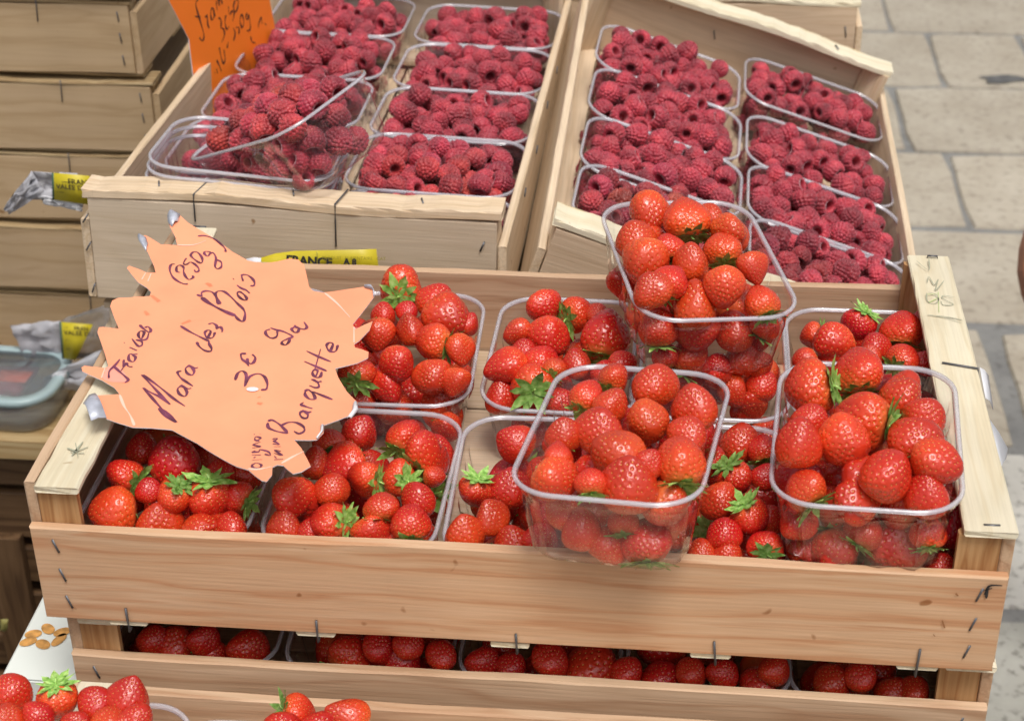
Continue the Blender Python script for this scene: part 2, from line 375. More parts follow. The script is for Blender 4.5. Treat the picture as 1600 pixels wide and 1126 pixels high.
# ------------------------------------------------------------------ wood parts
def board(name, parent, p0, size, axis, mat, jit=.0004, bow=0, seg=10, ch=.0009, seed=None):
    r = random.Random(seed if seed is not None else rng.random())
    sx, sy, sz = size
    L, B, C = {'x': (sx, sy, sz), 'y': (sy, sx, sz), 'z': (sz, sy, sx)}[axis]
    ch = min(ch, B*.3, C*.3)
    prof = [(-B/2+ch, -C/2), (B/2-ch, -C/2), (B/2, -C/2+ch), (B/2, C/2-ch), (B/2-ch, C/2), (-B/2+ch, C/2), (-B/2, C/2-ch), (-B/2, -C/2+ch)]
    v = []; f = []
    ph = r.uniform(0, 6)
    for i in range(seg+1):
        t = i/seg; x = -L/2+L*t
        e = .0007 if i in (0, seg) else 0
        w1 = [r.uniform(-jit, jit) for _ in range(4)]
        bo = bow*math.sin(math.pi*t)+jit*1.5*math.sin(ph+t*9)
        for k, (b_, c_) in enumerate(prof):
            j = w1[k//2]
            v.append((x+(e if i == 0 else -e)*(1 if k in (2, 3, 6, 7) else 0), b_+(j if abs(b_) >= B/2-ch*1.1 else 0)*.6, c_+j*(1 if c_ > 0 else .4)+bo))
    for i in range(seg):
        for k in range(8):
            a = i*8+k; b2 = i*8+(k+1) % 8
            f.append((a, b2, b2+8, a+8))
    f.append(tuple(range(7, -1, -1))); f.append(tuple(seg*8+k for k in range(8)))
    c = Vector(p0)+Vector(size)/2
    R = {'x': Matrix.Identity(4), 'y': Matrix.Rotation(math.pi/2, 4, 'Z'), 'z': Matrix.Rotation(-math.pi/2, 4, 'Y')}[axis]
    return link(name, mesh(name, v, f, [mat]), parent, Matrix.Translation(c) @ R)

def tubemesh(name, pts, r, mat, sides=6, flat=1.0, nrm=None, close=False):
    v = []; f = []; n = len(pts); pts = [Vector(p) for p in pts]
    for i, p in enumerate(pts):
        d = (pts[min(i+1, n-1)]-pts[max(i-1, 0)]).normalized()
        a = nrm if nrm is not None else (Vector((0, 0, 1)) if abs(d.z) < .9 else Vector((1, 0, 0)))
        s = d.cross(a).normalized(); t = s.cross(d).normalized()
        for k in range(sides):
            an = math.tau*k/sides; v.append(p+s*(r*math.cos(an))+t*(r*flat*math.sin(an)))
    for i in range(n-1):
        for k in range(sides): f.append((i*sides+k, i*sides+(k+1) % sides, (i+1)*sides+(k+1) % sides, (i+1)*sides+k))
    f.append(tuple(range(sides-1, -1, -1))); f.append(tuple((n-1)*sides+k for k in range(sides)))
    return mesh(name, v, f, [mat], smooth=True)

STAP = tubemesh('staple', [(-.5, 0, -.12), (-.49, 0, 0), (.49, 0, 0), (.5, 0, -.12)], .055, STEEL)
def staple(parent, p, d, nrm, L=.011):
    """crown of a staple at p, along d, standing on a face with normal nrm (parent space)"""
    d = Vector(d).normalized(); nn = Vector(nrm).normalized(); s = nn.cross(d)
    d = s.cross(nn)
    M = Matrix(((d.x, s.x, nn.x, 0), (d.y, s.y, nn.y, 0), (d.z, s.z, nn.z, 0), (0, 0, 0, 1)))
    return link('staple', STAP, parent, Matrix.Translation(Vector(p)+nn*.0004) @ M @ Matrix.Diagonal((L, .011, .011, 1)))

def post(parent, x, y, sx, sy, z0, z1, mat, s=.021):
    v = []
    pts = [(0, 0), (s, 0), (s, .004), (.004, s), (0, s)]
    for z in (z0, z1):
        for a, b_ in pts: v.append((a*sx, b_*sy, z))
    f = [(i, (i+1) % 5, 5+(i+1) % 5, 5+i) for i in range(5)]+[(4, 3, 2, 1, 0), (5, 6, 7, 8, 9)]
    if sx*sy < 0: f = [tuple(reversed(q)) for q in f]
    # local x runs up the post, so that the grain does too
    Rm = Matrix.Rotation(-math.pi/2, 4, 'Y'); Ri = Rm.inverted()
    v = [Ri @ Vector((p[0], p[1], p[2]-(z0+z1)/2)) for p in v]
    link('corner_post', mesh('corner_post', v, f, [mat]), parent, Matrix.Translation((x, y, (z0+z1)/2)) @ Rm)

def crate(mw, label, group, L=.5, D=.30, hb=.0605, hc=.0247, side=None, end=None, cap=None, pst=None, capw=(.0235, .026), capt=.004, outer=(True, False),
          lathw=.021, laths=(.045, .147, .251, .356, .462), staples=True, name='fruit_crate', back=None, cat='crate', capjit=.0005):
    c = empty(name, mw); tag(c, label, cat, group)
    T = .0062
    board('side_board', c, (0, 0, -hb), (L, T, hb), 'x', side, jit=.0003, bow=.0004, seg=16)
    board('side_board', c, (0, D-T, -hb), (L, T, hb), 'x', back or side, jit=.0003, seg=16)
    for k, x in enumerate((0, L)):
        s = 1 if k == 0 else -1
        top = hc-.0005 if outer[k] else hc-capt-.0004
        x0 = -.0015 if k == 0 else L-.0062+.0015
        board('end_board', c, (x0, T+.0005, -hb), (.0062, D-2*T-.001, hb+top), 'y', end)
        cx = x0+.0067 if (k == 0 and outer[0]) else (-.002 if k == 0 else (L+.002-capw[1] if not outer[1] else L-.0067+.0015-capw[1]))
        board('cap_lath', c, (cx, .0035, hc-capt), (capw[k], D-.007, capt), 'y', cap, jit=capjit, seg=34 if capjit > .0008 else 22)
        for y, sy in ((T+.0004, 1), (D-T-.0004, -1)):
            post(c, x0+.0067 if k == 0 else x0-.0004, y, s, sy, -hb, hc-capt-.0003, pst)
    for x in laths:
        board('bottom_lath', c, (x*L/.5-lathw/2, .001, -hb-.0033), (lathw, D-.002, .003), 'y', cap)
    fw = (D-2*T-.01)/4
    for k in range(4):
        board('floor_slat', c, (.008, T+.002+k*(fw+.002), -hb+.0003), (L-.016, fw, .0028), 'x', PALE)
    if staples:
        for x in (.0125, L-.0125):
            for z in (-.011, -.030, -.048):
                staple(c, (x+(.0012 if x < .1 else -.0012)*(-z*40), 0, z*hb/.0605), (.3 if x < .1 else -.3, 0, -1), (0, -1, 0), .0085)
    return c

# strawberry crates ----------------------------------------------------------
cr1 = crate(Matrix.Identity(4), 'top strawberry crate of pinkish pine, the orange star shaped card lying on its left end', 'strawberry crates', side=PINE, end=PINE2, cap=CAPW, pst=POST, back=PINE2)
for px, py, px2, py2 in [(196, 950, 203, 988), (494, 969, 498, 1012), (806, 990, 808, 1032), (1116, 1002, 1117, 1047), (1438, 1014, 1429, 1062)]:
    a = at(px, py, y=-.0008); b_ = at(px2, py2, y=-.0012); b_.z = max(b_.z, -.0655)
    link('lath_wire', tubemesh('lath_wire', [a, (a+b_)/2, b_, b_+Vector((0, .004, 0))], .0007, STEEL), cr1)
cr2 = crate(Matrix.Translation((.0085, .003, -.0885)), 'second strawberry crate, tucked under the top strawberry crate with berries showing in the slot', 'strawberry crates', L=.493, side=PINE2, end=PINE2, cap=CAPW, pst=POST)
cr3 = crate(Matrix.Translation((.006, .004, -.177)), 'lowest strawberry crate, standing on the dark table under two others', 'strawberry crates', L=.493, side=PINE2, end=PINE2, cap=CAPW, pst=POST)
q = at(122, 1060, y=-.016)
cr4 = crate(Matrix.Translation((.014, -.313, -.093)), 'nearest strawberry crate, cut off by the lower edge of the photograph', 'strawberry crates', side=PINE2, end=PINE2, cap=CAPW, pst=POST, L=.5, hc=.0045)

# raspberry crates: the same crate turned end-on
TURN = Matrix(((0, -1, 0, .3), (1, 0, 0, 0), (0, 0, 1, 0), (0, 0, 0, 1)))
PL = pose(-.0852, .3507, .0011, .0297, -.0298, -.011)
PR = pose(.2348, .3610, -.0140, .3251, .0373, -.0033)
kw = dict(side=PALE, end=GREY, cap=PALE, pst=PALE, capw=(.026, .026), outer=(False, False), staples=False, capjit=.0011, laths=(.03, .14, .25, .36, .47))
crL = crate(PL @ TURN, L=.56, label='left raspberry crate of pale poplar, with a rough cap lath across its near end', group='raspberry crates', capt=.0065, **kw)
crR = crate(PR @ TURN, 'right raspberry crate, tilted down to the right, with a bright white back lath', 'raspberry crates', capt=.0055, **{**kw, 'end': POPLAR, 'cap': CAPW})
# staples and wires of the left crate's front (crate space: x runs back, y to the left)
PLi = (PL @ TURN).inverted()
def onL(px, py, dep=-.002):   # point on the end face of the left crate
    M = PL @ TURN; n = (M.to_3x3() @ Vector((-1, 0, 0))); o = M @ Vector((dep, 0, 0))
    d = FW + RT*((px-800)/CAM_F) - UP*((py-563)/CAM_F); t = (o-CAM_P).dot(n)/d.dot(n)
    return PLi @ (CAM_P+d*t)
for a, b_ in [((245, 335), (238, 347)), ((250, 378), (243, 391)), ((257, 442), (252, 457)), ((757, 378), (750, 392))]:
    p0, p1 = onL(a[0]-108 if a[0] < 300 else a[0], a[1]), onL(b_[0]-108 if b_[0] < 300 else b_[0], b_[1])
    staple(crL, (p0+p1)/2, p1-p0, (-1, 0, 0), .0075)
for (ax, ay), (bx, by), (cx, cy) in [((316, 297), (303, 320), (305, 346)), ((534, 322), (524, 345), (525, 385))]:
    b2 = onL(bx, by, -.0035); c2 = onL(cx, cy, -.0028); a2 = Vector((.022, b2.y-.004, .0255)); a3 = Vector((-.003, b2.y, .0255))
    link('wire', tubemesh('wire', [a2, a3, b2, c2], .0006, STEEL), crL)
for y in (.06, .15, .245):
    staple(crL, (.012, y, .0250), (1, .3, 0), (0, 0, 1), .008)
    staple(crR, (.488, y, .0250), (1, .3, 0), (0, 0, 1), .008)
for x, z in ((.12, -.012), (.21, -.015), (.3, -.012), (.39, -.014)):
    staple(crR, (x, .2936, z), (1, 0, .3), (0, -1, 0), .009); staple(crL, (x, -.0002, z), (1, 0, .4), (0, -1, 0), .009)
staple(crR, (.4935-.0005, .17, -.005), (0, .5, 1), (-1, 0, 0), .008)
# another crate under the left raspberry crate
crate(pose(-.083, .356, -.0905, 0, 0, -.008) @ TURN, 'pale poplar crate directly beneath the left raspberry crate', 'raspberry crates', capt=.005, **kw)
# crate behind the right one, seen at the top of the frame
bx = at(1352, 3, y=.90)
crB = crate(Matrix.Translation((bx.x-.3, .90, bx.z-.0247)) @ TURN, 'pale crate standing behind the right raspberry crate, against the paving', 'raspberry crates', capt=.004, **{**kw, 'end': POPLAR, 'cap': CAPW})
for z in (-.005, -.045):
    staple(crB, (-.0016, .016, z), (0, .15, 1), (-1, 0, 0), .011)
crate(Matrix.Translation((bx.x-.3, .90, bx.z-.0247-.09)) @ TURN, 'pale crate carrying the crate behind the right raspberry crate', 'raspberry crates', capt=.004, **kw)

# stack of empty crates on the left -------------------------------------------
kws = dict(L=.42, side=STACKW, end=STACKW, cap=STACKE, pst=STACKE, capw=(.03, .03), outer=(False, False), staples=False, hb=.0585, hc=.010, laths=(.02, .14, .25, .36, .48), lathw=.03, name='empty_crate')
SY = .735
zt = .095
ordn = ['topmost', 'second', 'third', 'fourth', 'fifth', 'bottom']
for k in range(6):
    dx = (.0, .0, .012, .008, .016, .006, .012)[k]; top = .095-.0750*k
    M = pose(-.458+dx, SY+(.004 if k % 2 else 0), top-.010, 0.004*(k % 3-1), 0, .006*((k*7) % 3-1)) @ TURN
    c = crate(M, f'{ordn[k]} empty brown crate of the tall stack on the left', 'stack of empty crates on the left', capt=.003, **kws)
    for yy in (.0165,):
        for z in (-.004, -.024, -.045): staple(c, (-.0016, yy, z), (0, .1, 1), (-1, 0, 0), .009)
    for yy in (.09, .21):
        link('wire', tubemesh('wire', [(-.0019, yy, .011), (-.0024, yy, .004), (-.0022, yy+.001, -.010)], .0006, STEEL), c)
# bench plank under the stack
BP = at(60, 690, z=-.358).y
b = board('bench_plank', None, (-1.1, BP, -.380), (.98, .14, .022), 'x', PLANKW, seg=20)
tag(b, 'pale pine bench plank under the plastic tub and the stack of crates', 'plank')
b = board('bench_plank', None, (-1.1, BP+.145, -.381), (.98, .42, .022), 'x', PLANKW, seg=20)
tag(b, 'wider rear bench plank beneath the stack of empty crates', 'plank')
# old dark crate under the bench
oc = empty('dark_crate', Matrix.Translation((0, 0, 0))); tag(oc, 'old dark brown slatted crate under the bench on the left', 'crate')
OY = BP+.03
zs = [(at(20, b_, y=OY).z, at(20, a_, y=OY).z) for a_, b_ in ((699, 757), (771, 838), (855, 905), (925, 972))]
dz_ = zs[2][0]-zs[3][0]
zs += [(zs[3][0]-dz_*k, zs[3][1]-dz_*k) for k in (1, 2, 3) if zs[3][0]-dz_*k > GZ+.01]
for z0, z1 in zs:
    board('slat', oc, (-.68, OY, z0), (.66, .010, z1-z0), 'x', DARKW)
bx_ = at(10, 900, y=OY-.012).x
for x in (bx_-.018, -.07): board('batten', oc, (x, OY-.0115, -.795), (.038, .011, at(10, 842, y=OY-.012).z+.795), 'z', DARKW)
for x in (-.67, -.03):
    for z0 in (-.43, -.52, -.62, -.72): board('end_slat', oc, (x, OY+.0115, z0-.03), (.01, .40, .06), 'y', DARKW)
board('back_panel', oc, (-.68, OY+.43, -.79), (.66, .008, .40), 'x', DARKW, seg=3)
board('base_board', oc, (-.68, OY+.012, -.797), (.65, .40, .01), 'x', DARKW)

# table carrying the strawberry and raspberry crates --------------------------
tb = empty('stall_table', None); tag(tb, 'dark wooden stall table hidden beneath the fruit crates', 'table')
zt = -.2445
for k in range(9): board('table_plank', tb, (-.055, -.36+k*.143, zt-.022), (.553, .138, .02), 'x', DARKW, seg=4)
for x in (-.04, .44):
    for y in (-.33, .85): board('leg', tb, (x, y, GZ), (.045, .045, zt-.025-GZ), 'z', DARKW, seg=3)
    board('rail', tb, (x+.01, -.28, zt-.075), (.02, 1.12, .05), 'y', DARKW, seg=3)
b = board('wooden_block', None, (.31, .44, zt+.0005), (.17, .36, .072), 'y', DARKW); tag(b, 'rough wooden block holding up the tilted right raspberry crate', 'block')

# ------------------------------------------------------------------ punnets
def rrect(hx, hy, r, n=9):
    pts = []
    for cx, cy, a0 in ((hx-r, hy-r, 0), (-(hx-r), hy-r, 90), (-(hx-r), -(hy-r), 180), (hx-r, -(hy-r), 270)):
        for i in range(n):
            a = rad(a0+90*i/(n-1)); pts.append((cx+r*math.cos(a), cy+r*math.sin(a), math.cos(a), math.sin(a)))
    # resample with extra points on straight sides
    out = []
    for i in range(len(pts)):
        p, q = pts[i], pts[(i+1) % len(pts)]
        d = math.hypot(q[0]-p[0], q[1]-p[1]); k = max(1, int(d/.0042))
        for j in range(k):
            t = j/k; out.append(tuple(p[m]+(q[m]-p[m])*t for m in range(4)))
    return out

def punnet_meshes(W, D, H, rc=.026, tp=.0105):
    rings = []
    base = rrect(W/2, D/2, rc)
    n = len(base)
    def ring(inset, z, flute=0):
        out = []
        for i, (x, y, nx, ny) in enumerate(base):
            fl = flute*math.sin(i*math.pi/2+.4)
            out.append((x-nx*(inset-fl), y-ny*(inset-fl), z))
        return out
    hs_ = [(.004, -.0016, 0), (.0042, -.007, 0), (.0052, -.0078, 0), (.0062, -H*.3, .0013), (.0088, -H*.6, .0016), (tp, -H*.86, .0013), (tp+.0025, -H*.95, .0), (tp+.008, -H+.0002, 0), (tp+.012, -H+.0008, 0)]
    v = []; f = []
    for a, z, fl in hs_: v += ring(a, z, fl)
    for k in range(len(hs_)-1):
        for i in range(n): j = (i+1) % n; f.append((k*n+i, (k+1)*n+i, (k+1)*n+j, k*n+j))
    c = len(v); v.append((0, 0, -H+.0012))
    for i in range(n): f.append(((len(hs_)-1)*n+i, c, (len(hs_)-1)*n+(i+1) % n))
    body = mesh('punnet_body', v, f, [PLASTIC], smooth=True)
    # rolled lip
    prof = [(.0041, -.0018), (.0036, -.0004), (.0028, .0003), (.0018, .0001), (.0012, -.0007), (.0013, -.0019), (.0017, -.0020), (.0019, -.0011), (.0026, -.0005), (.0034, -.0012), (.0038, -.0024)]
    v = []; f = []
    for a, z in prof: v += ring(a, z)
    m = len(prof)
    for k in range(m):
        k2 = (k+1) % m
        for i in range(n): j = (i+1) % n; f.append((k*n+i, k*n+j, k2*n+j, k2*n+i))
    rim = mesh('punnet_rim', v, f, [RIMP], smooth=True)
    return body, rim
PS = punnet_meshes(.098, .140, .047)           # strawberries, long way front to back
PRS = punnet_meshes(.138, .100, .050)          # raspberries, long way across
PRL = punnet_meshes(.135, .111, .050)

punnets = {}
def punnet(key, mw, ms, label, group):
    p = empty('punnet', mw); tag(p, label, 'punnet', group)
    link('tray', ms[0], p); link('rim', ms[1], p)
    punnets[key] = dict(mw=mw.copy(), key=key)
    return p
GS = 'clear punnets of strawberries'
colx = [.063, .163, .262, .352, .446]
nm = ['first', 'second', 'third', 'fourth', 'fifth']
for i in range(5):
    jx = (0, .001, -.002, .001, 0)[i]
    under = [' partly under the orange card', ' beside the corner of the orange card', ' behind the raised middle punnet', ' between the two raised front punnets', ' under the raised right front punnet'][i]
    punnet('F%d' % (i+1), pose(colx[i]+jx, .075, -.0105, 0, 0, rad((0, -1, 1, 0, 0)[i])), PS, f'{nm[i]} front row strawberry punnet from the left,{under}', GS)
    under = [' hidden by the orange card', ' right of the orange card tip', ' left of the raised rear punnet', ' under the raised rear punnet', ' in the back right corner'][i]
    punnet('B%d' % (i+1), pose(colx[i]+(0, 0, .003, .001, .0015)[i], .217, -.0105, 0, 0, rad((0, 1.5, -1, 0, 0)[i])), PS, f'{nm[i]} back row strawberry punnet from the left,{under}', GS)
punnet('P1', pose(.3415, .207, .0642, rad(3.5), rad(2.8), rad(13.8)), PS, 'heaped strawberry punnet on top at the back, turned slightly, before the raspberries', GS)
punnet('P2', pose(.3073, .0379, .0530, rad(-2.6), rad(-3.5), rad(-7.9)), PS, 'heaped strawberry punnet set on top in the middle front, leaning over the front board', GS)
punnet('P3', pose(.4314, .0640, .0410, rad(-1.9), 0, rad(-4.5)), PS, 'heaped strawberry punnet set on top at the right front, beside the pale cap lath', GS)
for i in range(5):
    punnet('G%d' % (i+1), pose(.008+colx[i]*.985, .078, -.0985), PS, f'{nm[i]} strawberry punnet from the left in the lower crate slot', GS)

# ------------------------------------------------------------------ strawberry meshes
def strawberry_mesh(seed, elong=1.2, flat=1.0, lobe=0, point=.5):
    r = random.Random(seed); NU, NV = 120, 84
    ph = [r.uniform(0, 6.28) for _ in range(6)]
    def surf(th, ph_):
        # th 0 = calyx pole, pi = tip
        s, c = math.sin(th), math.cos(th)
        rr = s**.92
        if c < 0: rr *= 1-point*(c*c)*.55
        z = c*.78 if c > 0 else c*elong
        if c > 0: z -= .10*math.exp(-(th/.35)**2)     # dimple round the stalk
        k = 1+.06*math.sin(2*ph_+ph[0])+.045*math.sin(3*ph_+ph[1]+2*th)+.02*math.sin(5*ph_+ph[2])*s
        x, y = rr*k*math.cos(ph_), rr*k*math.sin(ph_)*flat
        if lobe:
            x *= 1+lobe*.3*(1-c)/2; z += lobe*.35*(1-c)/2*(abs(math.cos(ph_)))*s*1.2 * -1*0.5
            z += lobe*.20*math.exp(-(x/.25)**2)*(1 if c < 0 else 0)*(-c)
        z += .03*math.sin(2.2*x+ph[3])+.03*math.sin(2.7*y+ph[4])
        return Vector((x, y, z))
    # seeds
    ns = 190; seeds = []
    for i in range(ns):
        zz = .80-1.72*(i+.5)/ns if True else 0
        th = math.acos(max(-1, min(1, zz))); p_ = i*2.39996+r.uniform(-.1, .1)
        seeds.append((th+r.uniform(-.03, .03), p_))
    sp = np.array([surf(t, p_)[:] for t, p_ in seeds])
    th = np.linspace(0, math.pi, NV+1); V = []
    for i in range(NV+1):
        if i in (0, NV):
            V.append(surf(th[i], 0)[:]); continue
        for j in range(NU): V.append(surf(th[i], j*math.tau/NU)[:])
    V = np.array(V); F = []
    def idx(i, j): return 0 if i == 0 else (len(V)-1 if i == NV else 1+(i-1)*NU+j % NU)
    for i in range(NV):
        for j in range(NU):
            a, b_, c, d = idx(i, j), idx(i+1, j), idx(i+1, j+1), idx(i, j+1)
            q = [a, b_, c, d]; u = []
            for t in q:
                if t not in u: u.append(t)
            F.append(tuple(u))
    cen = np.array([0, 0, -.1]); nrm = V-cen; nrm /= np.linalg.norm(nrm, axis=1)[:, None]
    d2 = ((V[:, None, :]-sp[None])**2).sum(2); dm = np.sqrt(d2.min(1))
    V = V-nrm*(.050*np.exp(-(dm/.050)**2))[:, None] + nrm*(.008*np.exp(-((dm-.10)/.04)**2))[:, None]
    nf = len(F); mi = [0]*nf; V = list(map(tuple, V))
    # achenes
    for (t, p_), c in zip(seeds, sp):
        c = Vector(c); n_ = (c-Vector(cen)).normalized(); c = c-n_*.036
        down = (surf(t+.03, p_)-surf(t-.03, p_)).normalized(); sd_ = n_.cross(down).normalized()
        b0 = len(V); rl, rw, rh = .034, .019, .016
        for a in range(6):
            an = a*math.tau/6; V.append(tuple(c+down*(rl*math.cos(an))+sd_*(rw*math.sin(an))))
        V.append(tuple(c+n_*rh)); V.append(tuple(c-n_*rh))
        for a in range(6): F.append((b0+a, b0+(a+1) % 6, b0+6)); mi.append(1)
    return mesh('strawberry', V, F, [SB, SEED], smooth=True, mi=mi)
SBM = [strawberry_mesh(1, 1.35, .93, 0, .75), strawberry_mesh(2, 1.05, .96, 0, .45), strawberry_mesh(3, 1.6, .90, 0, .95),
       strawberry_mesh(4, 1.15, .76, .9, .3), strawberry_mesh(5, 1.25, .88, .4, .8), strawberry_mesh(6, 1.45, .97, 0, .6)]

def calyx_mesh(seed, size=.8, lift=.25, n=10):
    r = random.Random(seed); v = []; f = []
    for layer in range(2):
        for k in range(n if layer == 0 else n-3):
            a = math.tau*(k+.5*layer)/(n if layer == 0 else n-4)+r.uniform(-.15, .15)
            ln = size*r.uniform(.75, 1.1)*(1 if layer == 0 else .6); wd = ln*r.uniform(.15, .21)
            curl = r.uniform(-.15, .45)+lift; tw = r.uniform(-.5, .5); b0 = len(v); N = 6
            ca, sa = math.cos(a), math.sin(a)
            notch = r.random() < .35
            for i in range(N+1):
                t = i/N
                ww = wd*(math.sin(math.pi*min(1, t*.92+.12))**.8)*(1 if i < N else .05)
                rr = .05+ln*t
                zz = .70-.22*rr*rr*(1-lift)+curl*.5*t*t*ln+layer*.025
                for s in (-1, 0, 1):
                    x, y = rr, s*ww
                    z = zz+.06*abs(s)*wd*5*(.5-t*.3)+s*tw*.08*t
                    if notch and s and i == 4: y *= 1.35; x += .03
                    v.append((x*ca-y*sa, x*sa+y*ca, z))
            for i in range(N):
                for s in (0, 1): q = b0+i*3+s; f.append((q, q+1, q+4, q+3))
    # stalk
    b0 = len(v); sx, sy = r.uniform(-.1, .1), r.uniform(-.1, .1)
    for i in range(4):
        t = i/3
        for k in range(6): a = k*math.tau/6; v.append((.055*math.cos(a)+sx*t*t*2, .055*math.sin(a)+sy*t*t*2, .66+.30*t*r.uniform(.9, 1.1)))
    for i in range(3):
        for k in range(6): f.append((b0+i*6+k, b0+i*6+(k+1) % 6, b0+(i+1)*6+(k+1) % 6, b0+(i+1)*6+k))
    f.append(tuple(b0+18+k for k in range(6)))
    return mesh('calyx', v, f, [LEAF], smooth=True)
CALS = [calyx_mesh(s, .72, .10, 9) for s in (1, 2)]
CALB = [calyx_mesh(11, 1.10, .42, 9), calyx_mesh(12, 1.05, .34, 10), calyx_mesh(13, 1.1, .55, 8), calyx_mesh(14, 1.15, .40, 9)]

